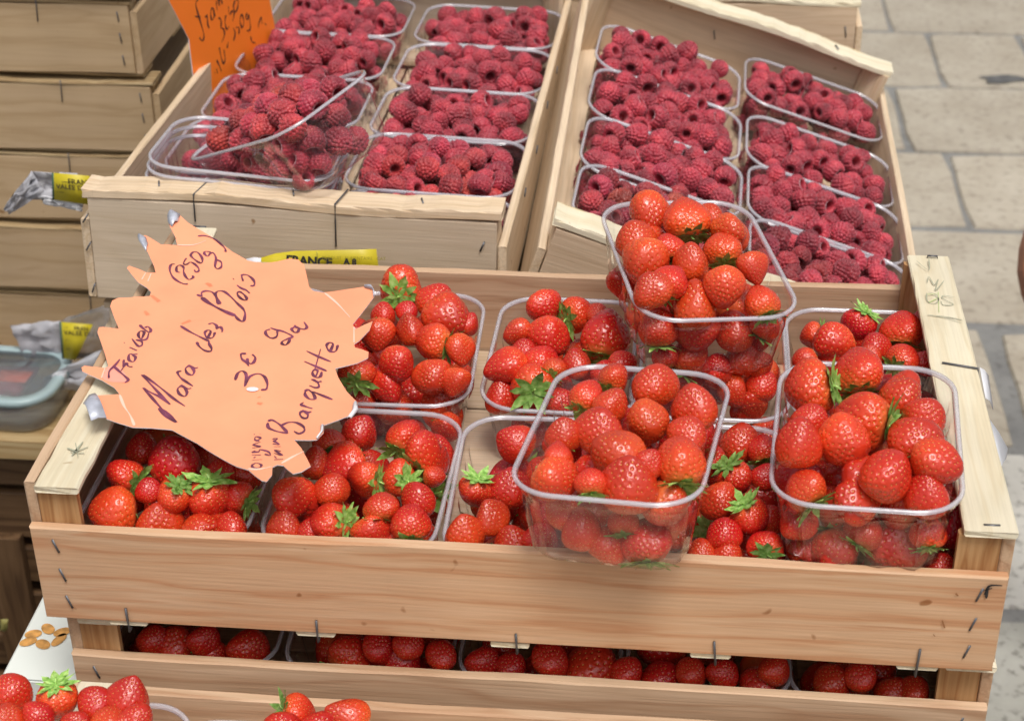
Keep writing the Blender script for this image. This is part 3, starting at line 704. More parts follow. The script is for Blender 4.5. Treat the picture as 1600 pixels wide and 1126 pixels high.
# The berries, read off the photograph: (px, py, width, tip angle in the picture, how much the tip faces the viewer, calyx size 0/1/2, mesh, orange)
BERRIES = {
 'B2': (.004, [(628, 450, 68, 80, -.85, 2, 0, .2), (681, 471, 58, 60, .1, 1, 1, .3), (696, 494, 68, -30, .5, 0, 5, .3), (745, 508, 36, 60, .2, 0, 0, .2), (636, 486, 34, 60, .3, 0, 1, 0), (599, 492, 40, 90, .3, 0, 1, .2),
   (590, 520, 54, -90, .3, 0, 0, .3), (642, 519, 52, 100, .4, 0, 2, .3), (678, 535, 56, 165, -.2, 2, 0, .2), (737, 545, 46, -80, .4, 1, 0, .3), (620, 569, 55, -80, .4, 1, 1, .2), (558, 582, 52, 90, -.75, 2, 1, .1),
   (605, 602, 54, -60, .5, 0, 0, .3), (675, 590, 60, -80, .85, 0, 1, .6), (725, 593, 46, -100, .4, 1, 2, .3), (566, 626, 42, 90, .4, 0, 1, .4), (615, 634, 58, 90, .5, 1, 1, .3), (688, 640, 68, 20, .4, 0, 3, .4), (706, 668, 50, -60, .2, 0, 1, .2)]),
 'B3': (.004, [(850, 478, 52, -60, .3, 0, 1, .2), (901, 492, 52, 20, -.5, 2, 0, .2), (934, 492, 38, 60, .2, 0, 1, .2), (810, 520, 46, 200, .5, 0, 0, .3), (858, 528, 66, -80, .6, 0, 1, .0), (946, 528, 76, 80, .25, 1, 0, -.1),
   (818, 550, 40, 90, .2, 0, 1, .2), (794, 572, 62, 200, .3, 0, 0, .1), (846, 566, 52, 60, .0, 1, 1, .2), (832, 598, 66, 90, -.92, 2, 1, .0), (866, 577, 40, 60, -.7, 2, 1, .2), (901, 569, 46, 100, .4, 0, 0, .3),
   (948, 584, 46, 90, .2, 1, 1, .1), (785, 624, 56, 100, .4, 0, 2, .3), (835, 640, 46, 60, .4, 0, 1, .5), (876, 628, 46, 30, .3, 0, 1, .2), (980, 570, 46, 30, .3, 0, 1, 0)]),
 'B4': (.002, [(1191, 603, 48, 60, .3, 1, 1, .3), (1172, 634, 62, 180, .4, 0, 3, .4), (1124, 580, 52, 90, .3, 0, 1, .1), (1143, 609, 46, -60, .3, 1, 0, .2), (1070, 590, 60, 90, .3, 1, 1, 0)]),
 'B5': (.006, [(1272, 524, 40, 200, .0, 2, 0, .3), (1303, 542, 70, -150, .3, 0, 3, .1), (1249, 562, 36, 200, .3, 0, 1, .2), (1341, 507, 52, -120, .1, 2, 1, -.6), (1368, 542, 48, 100, .3, 0, 1, 0), (1409, 518, 64, 80, -.3, 2, 0, .1),
   (1443, 505, 44, 80, .2, 0, 1, -.3), (1413, 564, 52, 30, -.3, 2, 1, .1), (1360, 556, 36, 90, .3, 0, 1, .2), (1446, 567, 42, 60, .3, 0, 1, -.2)]),
 'F1': (-.002, [(183, 800, 72, 180, .2, 0, 5, .6), (195, 743, 56, 160, -.4, 2, 1, 0), (223, 700, 48, 90, .2, 0, 1, -.3), (273, 722, 80, 90, .4, 1, 1, -.1), (270, 777, 54, -120, .4, 1, 1, .3), (330, 777, 68, -90, .5, 1, 1, .3),
   (250, 820, 66, 90, .5, 0, 0, .4), (321, 824, 70, 20, .4, 0, 3, .3), (385, 777, 50, 160, .0, 2, 1, .0), (380, 826, 52, 90, .2, 0, 1, .2), (347, 739, 50, 90, .2, 0, 1, -.1), (232, 766, 40, 90, .2, 0, 1, -.3), (395, 740, 46, 60, .2, 0, 1, -.1)]),
 'F2': (.0, [(561, 677, 56, 60, .3, 0, 0, .2), (514, 691, 46, 90, -.6, 2, 1, 0), (632, 684, 58, 60, -.6, 2, 1, .2), (544, 720, 62, -150, .3, 0, 2, .3), (494, 724, 50, 90, .4, 0, 0, .2), (463, 777, 76, -80, .3, 0, 3, .1),
   (518, 764, 52, 90, .4, 0, 1, .3), (572, 748, 54, 170, -.3, 2, 0, .2), (622, 746, 54, 170, -.75, 2, 1, .2), (677, 713, 70, 60, .25, 2, 3, .2), (653, 779, 52, 90, .65, 0, 1, .2), (596, 793, 50, 90, .4, 1, 1, .2),
   (518, 815, 66, 180, -.1, 2, 0, .2), (580, 827, 56, -60, .3, 0, 2, .2), (444, 827, 58, 80, .4, 0, 0, .7), (641, 817, 58, 90, .6, 1, 1, -.1), (487, 830, 42, 90, .3, 0, 1, .1), (618, 850, 46, 90, .3, 0, 1, .2), (575, 850, 44, 90, .3, 0, 1, .2), (690, 745, 36, 0, .2, 0, 1, .1)]),
 'F3': (-.004, [(808, 694, 56, 150, .2, 0, 0, .3), (744, 767, 52, -100, .2, 2, 1, -.3), (798, 764, 64, 90, .4, 0, 0, .1), (770, 810, 56, 110, .5, 0, 2, .7), (727, 836, 62, 100, .5, 0, 0, .9), (803, 855, 66, 100, .4, 0, 0, .3), (845, 845, 60, 60, .3, 0, 1, .1),
   (860, 800, 60, 60, .3, 0, 1, 0), (850, 740, 56, 60, .3, 0, 1, .1)]),
 'F4': (.0, [(1157, 692, 60, 90, .4, 0, 1, .2), (1147, 745, 56, -60, .4, 2, 1, 0), (1125, 784, 56, -60, .8, 0, 1, .7), (1173, 808, 56, -60, .3, 2, 1, -.2), (1131, 834, 50, 90, .3, 0, 1, -.3), (1135, 863, 50, 90, .4, 0, 1, .2),
   (1096, 865, 46, 90, .4, 0, 1, .4), (1196, 852, 52, 90, -.85, 2, 1, 0), (1192, 702, 44, 90, .2, 1, 1, .1), (1195, 745, 44, 60, .2, 1, 1, -.1), (1202, 810, 46, 60, .3, 0, 1, -.2), (1110, 720, 50, 60, .3, 1, 1, 0)]),
 'F5': (-.004, [(1490, 824, 64, 90, .3, 0, 0, -.4), (1470, 886, 46, 90, .3, 0, 1, -.2), (1480, 765, 50, 90, .3, 0, 1, -.3), (1240, 860, 50, 90, .3, 0, 1, -.3), (1230, 720, 50, 60, .3, 1, 1, 0)]),
 'P1': (.072, [(1015, 331, 62, -90, .5, 0, 1, .8), (1074, 344, 68, 100, .2, 2, 0, .5), (1108, 341, 46, 60, .3, 0, 1, .6), (1140, 363, 62, -40, .5, 0, 3, .7), (989, 376, 58, 110, .3, 0, 1, .5), (1002, 405, 66, -100, .3, 0, 5, .8),
   (1045, 389, 48, 100, .2, 2, 1, .2), (1079, 414, 54, 90, .4, 0, 5, .5), (1130, 390, 56, 90, .1, 2, 1, .4), (1175, 413, 50, -75, .3, 0, 2, .3), (1007, 455, 56, 120, .3, 0, 0, .4), (1045, 443, 56, 50, .2, 2, 0, .1), (1130, 449, 66, -90, .4, 1, 1, .7),
   (1084, 480, 76, 90, .3, 1, 0, .6), (1191, 474, 54, 110, .3, 1, 0, .7)]),
 'P1l': (.044, [(1028, 512, 60, 90, .2, 2, 1, .1), (1087, 517, 68, -90, .3, 0, 1, .2), (1146, 517, 62, 90, .3, 1, 1, .2), (1195, 508, 46, 60, .2, 2, 1, .3)]),
 'P1m': (.030, [(1079, 558, 60, 60, .1, 2, 1, .3), (1160, 560, 56, 90, .4, 1, 1, .3), (1205, 568, 42, 30, .2, 1, 1, .2), (1120, 576, 50, 90, .2, 0, 1, 0), (1040, 556, 44, 90, 0, 2, 1, .1)]),
 'P2': (.060, [(1023, 601, 68, 90, .35, 0, 1, .2), (1013, 660, 64, -60, .9, 0, 1, .8), (959, 590, 50, 60, .3, 1, 1, .2), (917, 622, 52, 60, .2, 2, 0, .3), (954, 633, 56, 60, .4, 0, 0, .4), (935, 674, 74, 80, .5, 0, 0, .3),
   (882, 681, 54, 100, .4, 0, 0, .4), (1087, 639, 70, 100, .4, 0, 0, .4), (969, 713, 76, 150, .3, 0, 5, .7), (1074, 679, 62, 60, .4, 0, 1, .4), (1064, 722, 78, 90, .3, 2, 1, .4), (873, 715, 44, 90, .3, 1, 2, .3), (868, 748, 74, -30, .3, 0, 1, .9),
   (924, 753, 48, 90, .3, 1, 1, .4), (981, 761, 86, 90, .4, 0, 0, .5), (1014, 724, 46, 60, .3, 0, 1, .3)]),
 'P2l': (.026, [(908, 830, 60, 90, .3, 0, 5, .1), (950, 850, 60, 60, .2, 0, 1, 0), (1010, 846, 72, 90, -.3, 2, 1, 0), (1052, 805, 52, 90, .3, 1, 1, 0), (880, 800, 50, 60, .3, 1, 1, .1), (1080, 796, 42, 90, .3, 0, 1, .1), (975, 815, 50, 90, -.4, 2, 1, .1)]),
 'P3': (.052, [(1266, 607, 84, 190, -.25, 2, 1, .3), (1341, 583, 70, 90, .3, 2, 0, .3), (1407, 618, 74, 60, .4, 0, 3, .5), (1347, 657, 82, 170, .1, 2, 1, .3), (1446, 652, 66, 60, .5, 0, 1, .5), (1247, 697, 68, 90, .35, 0, 5, .3),
   (1321, 689, 78, -30, .8, 0, 1, .9), (1266, 657, 52, 60, .3, 0, 1, .4), (1433, 689, 82, 60, .5, 0, 1, .4), (1462, 722, 78, -20, .4, 0, 1, .1), (1258, 765, 64, 120, .1, 2, 1, .4), (1385, 742, 84, 60, .4, 0, 1, .3), (1343, 769, 92, 140, .3, 0, 3, .4), (1446, 777, 68, 90, .4, 1, 0, .4)]),
 'P3l': (.018, [(1401, 853, 88, 90, .4, 0, 0, .3), (1303, 862, 84, -80, .1, 2, 1, -.3), (1241, 815, 56, 90, .3, 0, 1, 0), (1452, 832, 54, 90, -.3, 2, 1, 0), (1350, 830, 56, 60, -.2, 2, 1, -.2), (1250, 858, 50, 90, 0, 0, 1, -.3)]),
 'G': (-.089, [(275, 1008, 60, 60, .3, 0, 1, .0), (240, 1000, 50, 60, .3, 0, 1, 0), (320, 1000, 50, 60, .3, 1, 1, 0), (390, 1012, 66, 60, .4, 1, 1, .0), (335, 1022, 48, 60, .3, 0, 1, 0), (550, 1024, 72, 60, .3, 2, 1, 0), (592, 1010, 50, 40, .3, 1, 1, 0), (628, 1032, 58, 60, .3, 0, 1, 0),
   (690, 1022, 50, 60, .3, 0, 1, 0), (756, 1035, 56, 60, .3, 0, 1, 0), (800, 1040, 50, 60, .3, 0, 1, 0), (925, 1045, 84, 60, .3, 0, 1, 0), (860, 1030, 56, 60, .3, 0, 1, 0), (1035, 1062, 62, 60, .3, 1, 1, 0), (1080, 1050, 50, 60, .3, 1, 1, 0), (1185, 1068, 58, 60, .3, 0, 1, 0),
   (1130, 1052, 50, 60, .3, 0, 1, 0), (1210, 1046, 46, 60, .3, 1, 1, 0), (1300, 1066, 60, 60, .3, 0, 1, 0), (1345, 1056, 50, 60, .3, 0, 1, 0), (1395, 1082, 56, 60, .3, 0, 1, 0), (1430, 1078, 50, 60, .3, 0, 1, 0), (640, 1005, 50, 60, .3, 0, 1, 0), (980, 1050, 50, 60, .3, 0, 1, 0)]),
 'N1': (-.060, [(18, 1080, 60, 60, .3, 0, 1, .1), (90, 1092, 66, -90, -.2, 2, 1, .2), (152, 1099, 58, 60, .3, 0, 1, -.2), (216, 1096, 66, 70, .2, 0, 2, -.2), (12, 1122, 50, 90, .3, 0, 1, .5), (62, 1120, 50, 30, .3, 0, 1, 0), (270, 1124, 52, 60, .3, 0, 1, .3), (170, 1130, 56, 60, .3, 2, 1, .3), (228, 1132, 50, 60, .3, 0, 1, .1), (120, 1135, 50, 60, .3, 0, 1, .1)]),
 'N2': (-.075, [(463, 1112, 54, -20, .2, 2, 0, .0), (548, 1124, 62, 150, .3, 0, 2, .7), (440, 1140, 60, 60, .3, 0, 1, .1), (500, 1140, 60, 60, .3, 0, 1, .1)]),
}
q1 = at(150, 1120, z=-.085); q2 = at(480, 1140, z=-.10)
punnet('N1', pose(q1.x-.01, q1.y-.045, -.078, 0, 0, rad(4)), PRS, 'nearest strawberry punnet at the bottom left corner, beside the white carton', GS)
punnet('N2', pose(q2.x-.002, q2.y-.045, -.098, 0, 0, rad(2)), PRS, 'strawberry punnet at the bottom edge with one pale green capped berry on top', GS)
PNAME = {'B2': 'back punnet beside the orange card', 'B3': 'back punnet left of the raised one', 'B4': 'back punnet under the raised one', 'B5': 'back right corner punnet',
 'F1': 'front punnet under the orange card', 'F2': 'front punnet right of the card', 'F3': 'front punnet showing bare wood', 'F4': 'front punnet between the raised ones',
 'F5': 'front punnet under the raised one', 'P1': 'raised rear punnet', 'P1l': 'raised rear punnet behind its wall', 'P1m': 'raised rear punnet near its bottom', 'P2': 'raised middle punnet',
 'P2l': 'raised middle punnet, behind its wall', 'P3': 'raised right punnet', 'P3l': 'raised right punnet, behind its wall', 'G': 'lower crate, in the shaded slot', 'N1': 'nearest punnet by the white carton', 'N2': 'nearest punnet at the bottom edge', 'B1': 'back punnet hidden by the card'}
sb_list = []   # dicts: c, r, tip, cal, mesh, ora, key
for key, (z0, items) in BERRIES.items():
    for (px, py, d, ang, fc, cal, mi, ora) in items:
        c = at(px, py, z=z0); dist = (c-CAM_P).dot(FW); r_ = d/2/CAM_F*dist
        c = at(px, py, z=z0+rng.uniform(-.001, .003))
        if cal == 1 and key[-1] not in 'lmG' and rng.random() < .4: cal = 2
        if cal == 2 and key[-1] not in 'lm': fc = min(fc, -.42)
        a = rad(ang); s = math.sqrt(max(0, 1-fc*fc))
        tip = RT*(math.cos(a)*s)+UP*(math.sin(a)*s)-FW*fc
        sb_list.append(dict(c=c, r=r_*1.10, tip=tip, cal=cal, mi=mi, ora=ora, key=key))
# let overlapping neighbours slide apart along the line of sight
for it in range(14):
    for i, A in enumerate(sb_list):
        for B in sb_list[i+1:]:
            d = B['c']-A['c']; L_ = d.length; need = (A['r']+B['r'])*.74
            if L_ < need:
                va = (A['c']-CAM_P).normalized(); s = d.dot(va)
                if it == 0 and abs(s) < 1e-4: s = rng.uniform(-1, 1)*.001
                mv = (need-L_)*.32*(1 if s > 0 else -1)
                if A['key'][:2] == B['key'][:2] or True:
                    B['c'] = B['c']+va*mv; A['c'] = A['c']-va*mv
def clamp_in(b_):
    front = .0115 if b_['key'][0] in 'FB' else .018 if b_['key'] == 'G' else None
    pk = b_['key'][:2]
    if pk in punnets:
        inv = punnets[pk]['mw'].inverted(); zl = .022 if pk[0] == 'P' else .024
        for _ in range(60):
            q = inv @ b_['c']; lim = .070-.006-.011*min(1, max(0, -q.z/.047))
            if q.y-b_['r']*.92 < -lim and q.z < zl and q.z > -.05+b_['r']*.5: b_['c'] = b_['c']+(b_['c']-CAM_P).normalized()*.001
            else: break
        q = inv @ b_['c']
        over = abs(q.x)+b_['r']*.92-(.049-.004-.009*min(1, max(0, -q.z/.047)))
        if over > 0 and q.z < zl-.004: q.x -= math.copysign(over*.7, q.x); b_['c'] = punnets[pk]['mw'] @ q
    if front is not None:
        for _ in range(40):
            if b_['c'].y-b_['r']*.9 < front or (b_['key'] == 'G' and b_['c'].z+b_['r'] > -.068): b_['c'] = b_['c']+(b_['c']-CAM_P).normalized()*.001
for b_ in sb_list: clamp_in(b_)
# extra berries below, seen between the others and through the clear walls
def fill(key, n, ztop, zbot, hx=.034, hy=.054, r0=.0128):
    mw = punnets[key]['mw']; out = []
    pts = [(b_['c'], b_['r']) for b_ in sb_list]
    for k in range(900):
        if len(out) >= n: break
        r_ = r0*rng.uniform(.85, 1.15)
        p = mw @ Vector((rng.uniform(-hx, hx), rng.uniform(-hy, hy), rng.uniform(zbot+r_, ztop)))
        if all((p-c).length > (r_+rr)*.74 for c, rr in pts):
            t = Vector((rng.gauss(0, 1), rng.gauss(0, 1), rng.gauss(0, 1))).normalized()
            pts.append((p, r_)); out.append(dict(c=p, r=r_, tip=t, cal=rng.choice((0, 1, 1, 2)), mi=rng.randrange(6), ora=rng.uniform(-.3, .3), key=key, low=True))
    sb_list.extend(out)
for k in ('F1', 'F2', 'B2', 'B3', 'B5', 'F4'): fill(k, 14, -.012, -.046)
fill('F3', 14, -.014, -.044, .036, .046); fill('B4', 7, -.005, -.044); fill('F5', 9, -.002, -.044); fill('B1', 8, -.005, -.044)
fill('P1', 13, -.008, -.046); fill('P2', 13, -.008, -.046); fill('P3', 13, -.008, -.046)
for k in range(5): fill('G%d' % (k+1), 9, -.004, -.046)
fill('N1', 4, -.005, -.044, .054, .034); fill('N2', 4, -.01, -.044, .054, .034)

def orient(tip, roll):
    z = -tip.normalized(); x = z.orthogonal().normalized(); x = (Matrix.Rotation(roll, 3, z) @ x); y = z.cross(x)
    return Matrix(((x.x, y.x, z.x, 0), (x.y, y.y, z.y, 0), (x.z, y.z, z.z, 0), (0, 0, 0, 1)))
import collections
# about 300 stay individuals; berries buried beyond that go into one object
low_ = sorted([b_ for b_ in sb_list if b_.get('low')], key=lambda b_: -b_['c'].z+(.5 if b_['key'][0] == 'G' else 0)+(b_['c']-CAM_P).length*.05)
quota = max(0, 300-(len(sb_list)-len(low_)))
deep = low_[quota:]; dset = set(id(b_) for b_ in deep); sb_list = [b_ for b_ in sb_list if id(b_) not in dset]
def where(rank_x, rank_y):
    h = 'far left' if rank_x < .2 else 'left' if rank_x < .42 else 'far right' if rank_x > .8 else 'right' if rank_x > .58 else 'centre'
    v = 'front' if rank_y < .33 else 'back' if rank_y > .67 else 'middle'
    return f'{v} {h}' if v != 'middle' or h != 'centre' else 'centre'
bykey = collections.defaultdict(list)
for b_ in sb_list: bykey[b_['key']].append(b_)
seen = collections.Counter()
labels = []
for key, bs_ in bykey.items():
    xs = sorted(b_['c'].x for b_ in bs_); ys = sorted(b_['c'].y for b_ in bs_)
    for b_ in bs_:
        rx = xs.index(b_['c'].x)/max(1, len(xs)-1); ry = ys.index(b_['c'].y)/max(1, len(ys)-1)
        if b_['cal'] == 2: look = 'leafy capped strawberry'
        elif b_['ora'] > .55: look = 'orange red strawberry'
        elif b_['ora'] < -.15: look = 'dark red strawberry'
        elif b_['mi'] == 3: look = 'wide two lobed strawberry'
        elif b_['mi'] == 2: look = 'pointed red strawberry'
        elif b_['r'] < .0095: look = 'small red strawberry'
        elif b_['r'] > .0135: look = 'large red strawberry'
        else: look = 'plain red strawberry'
        lo = 'buried at ' if b_.get('low') else 'at '
        b_['label'] = f"{look} {lo}{where(rx, ry)} of the {PNAME.get(key, key)}"
def untie(lst):
    by = collections.defaultdict(list)
    for b_ in lst: by[b_['label']].append(b_)
    for lab_, g in by.items():
        if len(g) < 2: continue
        g.sort(key=lambda b_: -b_['r'])
        ws = {2: ['larger', 'smaller'], 3: ['largest', 'middling', 'smallest']}.get(len(g), ['largest']+['larger']+['medium']*(len(g)-4)+['smaller', 'smallest'])
        for b_, w_ in zip(g, ws): b_['label'] = w_+' '+b_['label'].replace('small ', '').replace('large ', '').replace('plain ', '')
untie(sb_list)
for b_ in sb_list:
    b_['label'] = b_['label'].replace('buried at', 'at') if 'hidden by the card' in b_['label'] else b_['label']
    if len(b_['label'].split()) > 16: b_['label'] = b_['label'].replace(' the ', ' ', 1) if len(b_['label'].split()) == 17 else b_['label'].replace(' hidden by the card', ' under the card').replace('buried at', 'at')
for b_ in sb_list:
    while len(b_['label'].split()) > 16: b_['label'] = b_['label'].split(' ', 1)[1]
for k, b_ in enumerate(sb_list):
    r_ = b_['r']; z_s = {0: .92, 1: 1.0, 2: .82, 3: .92, 4: .95, 5: .92}[b_['mi']]
    M = Matrix.Translation(b_['c']) @ orient(b_['tip'], rng.uniform(0, 6.28)) @ Matrix.Diagonal((r_*rng.uniform(.92, 1.07), r_*rng.uniform(.90, 1.05), r_*z_s*rng.uniform(.94, 1.12), 1)) @ Matrix.Translation((0, 0, .12))
    o = link('strawberry', SBM[b_['mi']], None, M)
    o.color = (1.0+.18*b_['ora']+rng.uniform(-.08, .08), .5+.010*b_['ora']+rng.uniform(-.003, .004), 0, 1)
    tag(o, b_['label'], 'strawberry', 'strawberries in the '+PNAME.get(b_['key'], b_['key']))
    cm = rng.choice(CALB) if b_['cal'] == 2 else rng.choice(CALS)
    link('calyx', cm, o, Matrix.Rotation(rng.uniform(0, 6.28), 4, 'Z') @ Matrix.Scale(1 if b_['cal'] == 2 else .85, 4))
N_SB = len(sb_list)
_src = [next(o for o in COL.objects if o.type == 'MESH' and o.data == m_) for m_ in SBM[:3]]
o = scatter('strawberries', [(tuple(b_['c']), orient(b_['tip'], 1.0).to_euler(), b_['r']) for b_ in deep], _src); o.color = (.95, .5, 0, 1)
tag(o, 'further strawberries buried deep in the punnets and in the lower crate', 'strawberries', kind='stuff')
print('individual strawberries', N_SB, 'deep', len(deep))

# ------------------------------------------------------------------ raspberries
def raspberry_mesh(seed, NU=88, NV=60, elong=1.15):
    r = random.Random(seed)
    # outline from tip (z=-) over the shoulder to the mouth (z=+) and down the hollow
    prof = []
    for i in range(NV+1):
        t = i/NV
        if t < .78:
            th = math.pi-(t/.78)*math.pi*.80; z = math.cos(th)*(elong if math.cos(th) < 0 else .72); rr = math.sin(th)**.85
            if z < 0: rr *= 1-.12*z*z
            prof.append((rr, z, 1))
        else:
            s = (t-.78)/.22; prof.append((.46-.14*s, .62-1.05*s, 0))
    prof.append((0.02, -.45, 0))
    # drupelets
    ds = []; rows_ = 9
    for k in range(rows_):
        th = math.pi*(1-(k+.35)/rows_*.83); z = math.cos(th)*(elong if math.cos(th) < 0 else .72); rr = math.sin(th)**.85
        m = max(1, int(round(2*math.pi*rr/.335)))
        for j in range(m):
            a = (j+.5*(k % 2)+r.uniform(-.12, .12))*math.tau/m
            ds.append((rr*math.cos(a), rr*math.sin(a), z+r.uniform(-.03, .03), r.uniform(.92, 1.1)))
    ds = np.array(ds); V = []; F = []
    fl = r.uniform(.82, 1.0); bx_ = r.uniform(-.12, .12)
    for (rr, z, o) in prof:
        for j in range(NU):
            a = j*math.tau/NU; V.append((rr*math.cos(a), rr*math.sin(a), z, o))
    V = np.array(V); P = V[:, :3].copy(); n = P/np.maximum(1e-6, np.linalg.norm(P*[1, 1, .9], axis=1))[:, None]
    d = np.sqrt(((P[:, None, :]-ds[None, :, :3])**2).sum(2))/ds[None, :, 3]
    dm = d.min(1); bump = np.sqrt(np.clip(1-(dm/.198)**2, 0, 1))*.27-.14
    P += n*(bump*V[:, 3])[:, None]
    P[:, 1] *= fl; P[:, 0] += bx_*P[:, 2]**2
    for i in range(len(prof)-1):
        for j in range(NU): F.append((i*NU+j, i*NU+(j+1) % NU, (i+1)*NU+(j+1) % NU, (i+1)*NU+j))
    F.append(tuple(range(NU-1, -1, -1)))
    return mesh('raspberry', P, F, [RASP], smooth=True)
RBM = [raspberry_mesh(s, elong=e) for s, e in ((21, 1.05), (22, 1.25), (23, .95), (24, 1.15))]
RBL = [raspberry_mesh(s, 34, 24, e) for s, e in ((31, 1.05), (32, 1.25), (33, 1.0))]

def pack(hx, hy, rc, H, top, r0, K=42, tmax=400, seed=0):
    g = np.random.default_rng(seed); C = np.zeros((0, 3)); R = np.zeros(0)
    for k in range(tmax):
        r = r0*g.uniform(.86, 1.14)
        cx = g.uniform(-hx+r*.8, hx-r*.8, K); cy = g.uniform(-hy+r*.8, hy-r*.8, K)
        # rounded corners
        ex = np.abs(cx)-(hx-rc); ey = np.abs(cy)-(hy-rc); bad = (ex > 0) & (ey > 0) & (np.hypot(ex, ey) > rc-r*.8)
        cz = np.full(K, -H+r)
        if len(R):
            dd = (cx[:, None]-C[None, :, 0])**2+(cy[:, None]-C[None, :, 1])**2; s2 = ((r+R)*.86)**2
            zz = np.where(dd < s2[None], C[None, :, 2]+np.sqrt(np.clip(s2[None]-dd, 0, None)), -9); cz = np.maximum(cz, zz.max(1))
        cz[bad] = 9
        i = int(cz.argmin())
        lim = top+.004-.010*max(abs(cx[i])/hx, abs(cy[i])/hy)**3
        if cz[i] > lim+.003: 
            if k > 60 and cz[i] > top+.004: break
            continue
        C = np.vstack([C, [cx[i], cy[i], cz[i]]]); R = np.append(R, r)
    return C, R
GR = 'clear punnets of raspberries'
RS = []
def rpun(key, mw, ms, label, hx, hy, top, seed, side=False, name=None, r0=.0090):
    punnet(key, mw, ms, label, GR)
    C, R = pack(hx, hy, .022, .049, top, r0, seed=seed, tmax=290)
    for c, r in zip(C, R):
        over = [(c2, r2) for c2, r2 in zip(C, R) if c2[2] > c[2]+.4*r and math.hypot(c2[0]-c[0], c2[1]-c[1]) < r*.8]
        wall = c[1] < -hy+.016 or (side and abs(c[0]) > hx-.016)
        vis = not over
        if not vis and not wall: continue
        p = mw @ Vector(c)
        RS.append(dict(p=p, r=r, vis=vis, key=key, name=name or label, u=(c[0]/hx+1)/2, v=(c[1]/hy+1)/2, low=not vis))
    return C, R
ordi = ['nearest', 'second', 'third', 'fourth', 'fifth']
sd_ = 100
for j in range(5):       # left crate, two columns; the near left place holds the stack of empties
    for i in range(2):
        sd_ += 1
        v_ = (.062, .158, .262, .373, .487)[j]+(.010 if i == 0 and j else 0); u_ = (.086, .2285)[i]
        mw = PL @ pose(u_, v_, -.0095 if j else -.016, 0, rad(1), rad(-1.0*i))
        side = 'left' if i == 0 else 'right'
        rpun(f'L{i}{j}', mw, PRL, f'{ordi[j]} raspberry punnet in the {side} column of the left raspberry crate', .058, .046, (.002 if i == 0 else -.001), sd_, name=f'{ordi[j]} {side} punnet of the left crate')
for j in range(5):
    for i in range(2):
        sd_ += 1
        v_ = ((.088, .173, .270, .367), (.092, .184, .280, .405))[i][min(j, 3)]; u_ = (.089, .2285)[i]
        if j > 3: continue
        mw = PR @ pose(u_, v_+.03, -.008, 0, rad(1), rad(-1 if i else -2))
        side = 'left' if i == 0 else 'right'
        rpun(f'R{i}{j}', mw, PRS, f'{ordi[j]} raspberry punnet in the {side} column of the tilted right raspberry crate', .061, .0425, .0005, sd_, side=True, name=f'{ordi[j]} {side} punnet of the tilted crate')
# full punnet tipped on top of a stack of empties in the left crate
TP = (.045, .4145, .056, rad(-25.9), rad(10.7), rad(-31.5))
mwT = pose(*TP)
rpun('T', mwT, PRS, 'heaped raspberry punnet tipped on its side above the stack of empty punnets', .053, .037, .006, 300, side=True, name='tipped raspberry punnet')
for k in range(3):
    punnet('E%d' % k, PL @ pose(.108-.002*k, .066, .034-.007*k, rad(2), 0, rad(-1+k)), PRS, f'{["uppermost", "middle", "lowest"][k]} of three nested empty punnets under the tipped raspberries', 'nested empty punnets')

PLs = CAM_P
for d in RS: d['dist'] = (d['p']-CAM_P).length-(.1 if d['key'] == 'T' else 0)-d['r']*3
def framed(d):
    q = d['p']-CAM_P; z = q.dot(FW); x = 800+CAM_F*q.dot(RT)/z; y = 563-CAM_F*q.dot(UP)/z
    return -20 < x < 1620 and -20 < y < 440
ind = sorted([d for d in RS if d['vis'] and framed(d)], key=lambda d: d['dist'])[:300]
ids = set(id(d) for d in ind)
def rmat(d, g):
    t = Vector((g.gauss(0, 1), g.gauss(0, 1), g.gauss(0, .55))).normalized(); r = d['r']
    return Matrix.Translation(d['p']) @ orient(t, g.uniform(0, 6.28)) @ Matrix.Diagonal((r*.98, r*.98, r*.98, 1))
g_ = random.Random(5)
for d in ind:
    q = d['q'] = g_.random()
    d['M'] = M = rmat(d, g_)
    zt_ = (M.to_3x3() @ Vector((0, 0, 1))).normalized()
    facing = zt_.dot((CAM_P-d['p']).normalized())
    o = link('raspberry', RBM[g_.randrange(4)], None, M)
    dark = -.25 if d['key'] in ('R10', 'R13', 'R00') else 0
    val = 1+dark+g_.uniform(-.22, .28); hue = .5+(.010 if q > .85 else 0)+g_.uniform(-.008, .006)
    o.color = (val*(1.15 if q > .85 else 1), hue, 0, 1)
    look = ('hollow raspberry' if facing > .7 else 'bright raspberry' if q > .85 else 'dark raspberry' if val < .85 else 'large raspberry' if d['r'] > .0097 else 'small raspberry' if d['r'] < .0082 else 'plain raspberry')
    d['label'] = f"{look} at {where(d['u'], d['v'])} of {d['name']}"; d['o'] = o
untie(ind); untie(ind)
for d in ind: tag(d['o'], d['label'], 'raspberry', 'raspberries in the '+d['name'])
# all further raspberries as one object
rest = [d for d in RS if id(d) not in ids]
o = scatter('raspberries', [(tuple(d['p']), rmat(d, g_).to_3x3().normalized().to_euler(), d['r']*.98) for d in rest], [next(d['o'] for d in ind if d['o'].data == m_) for m_ in RBM]); o.color = (.97, .497, 0, 1)
tag(o, 'the many further raspberries heaped in the punnets of both crates', 'raspberries', kind='stuff')

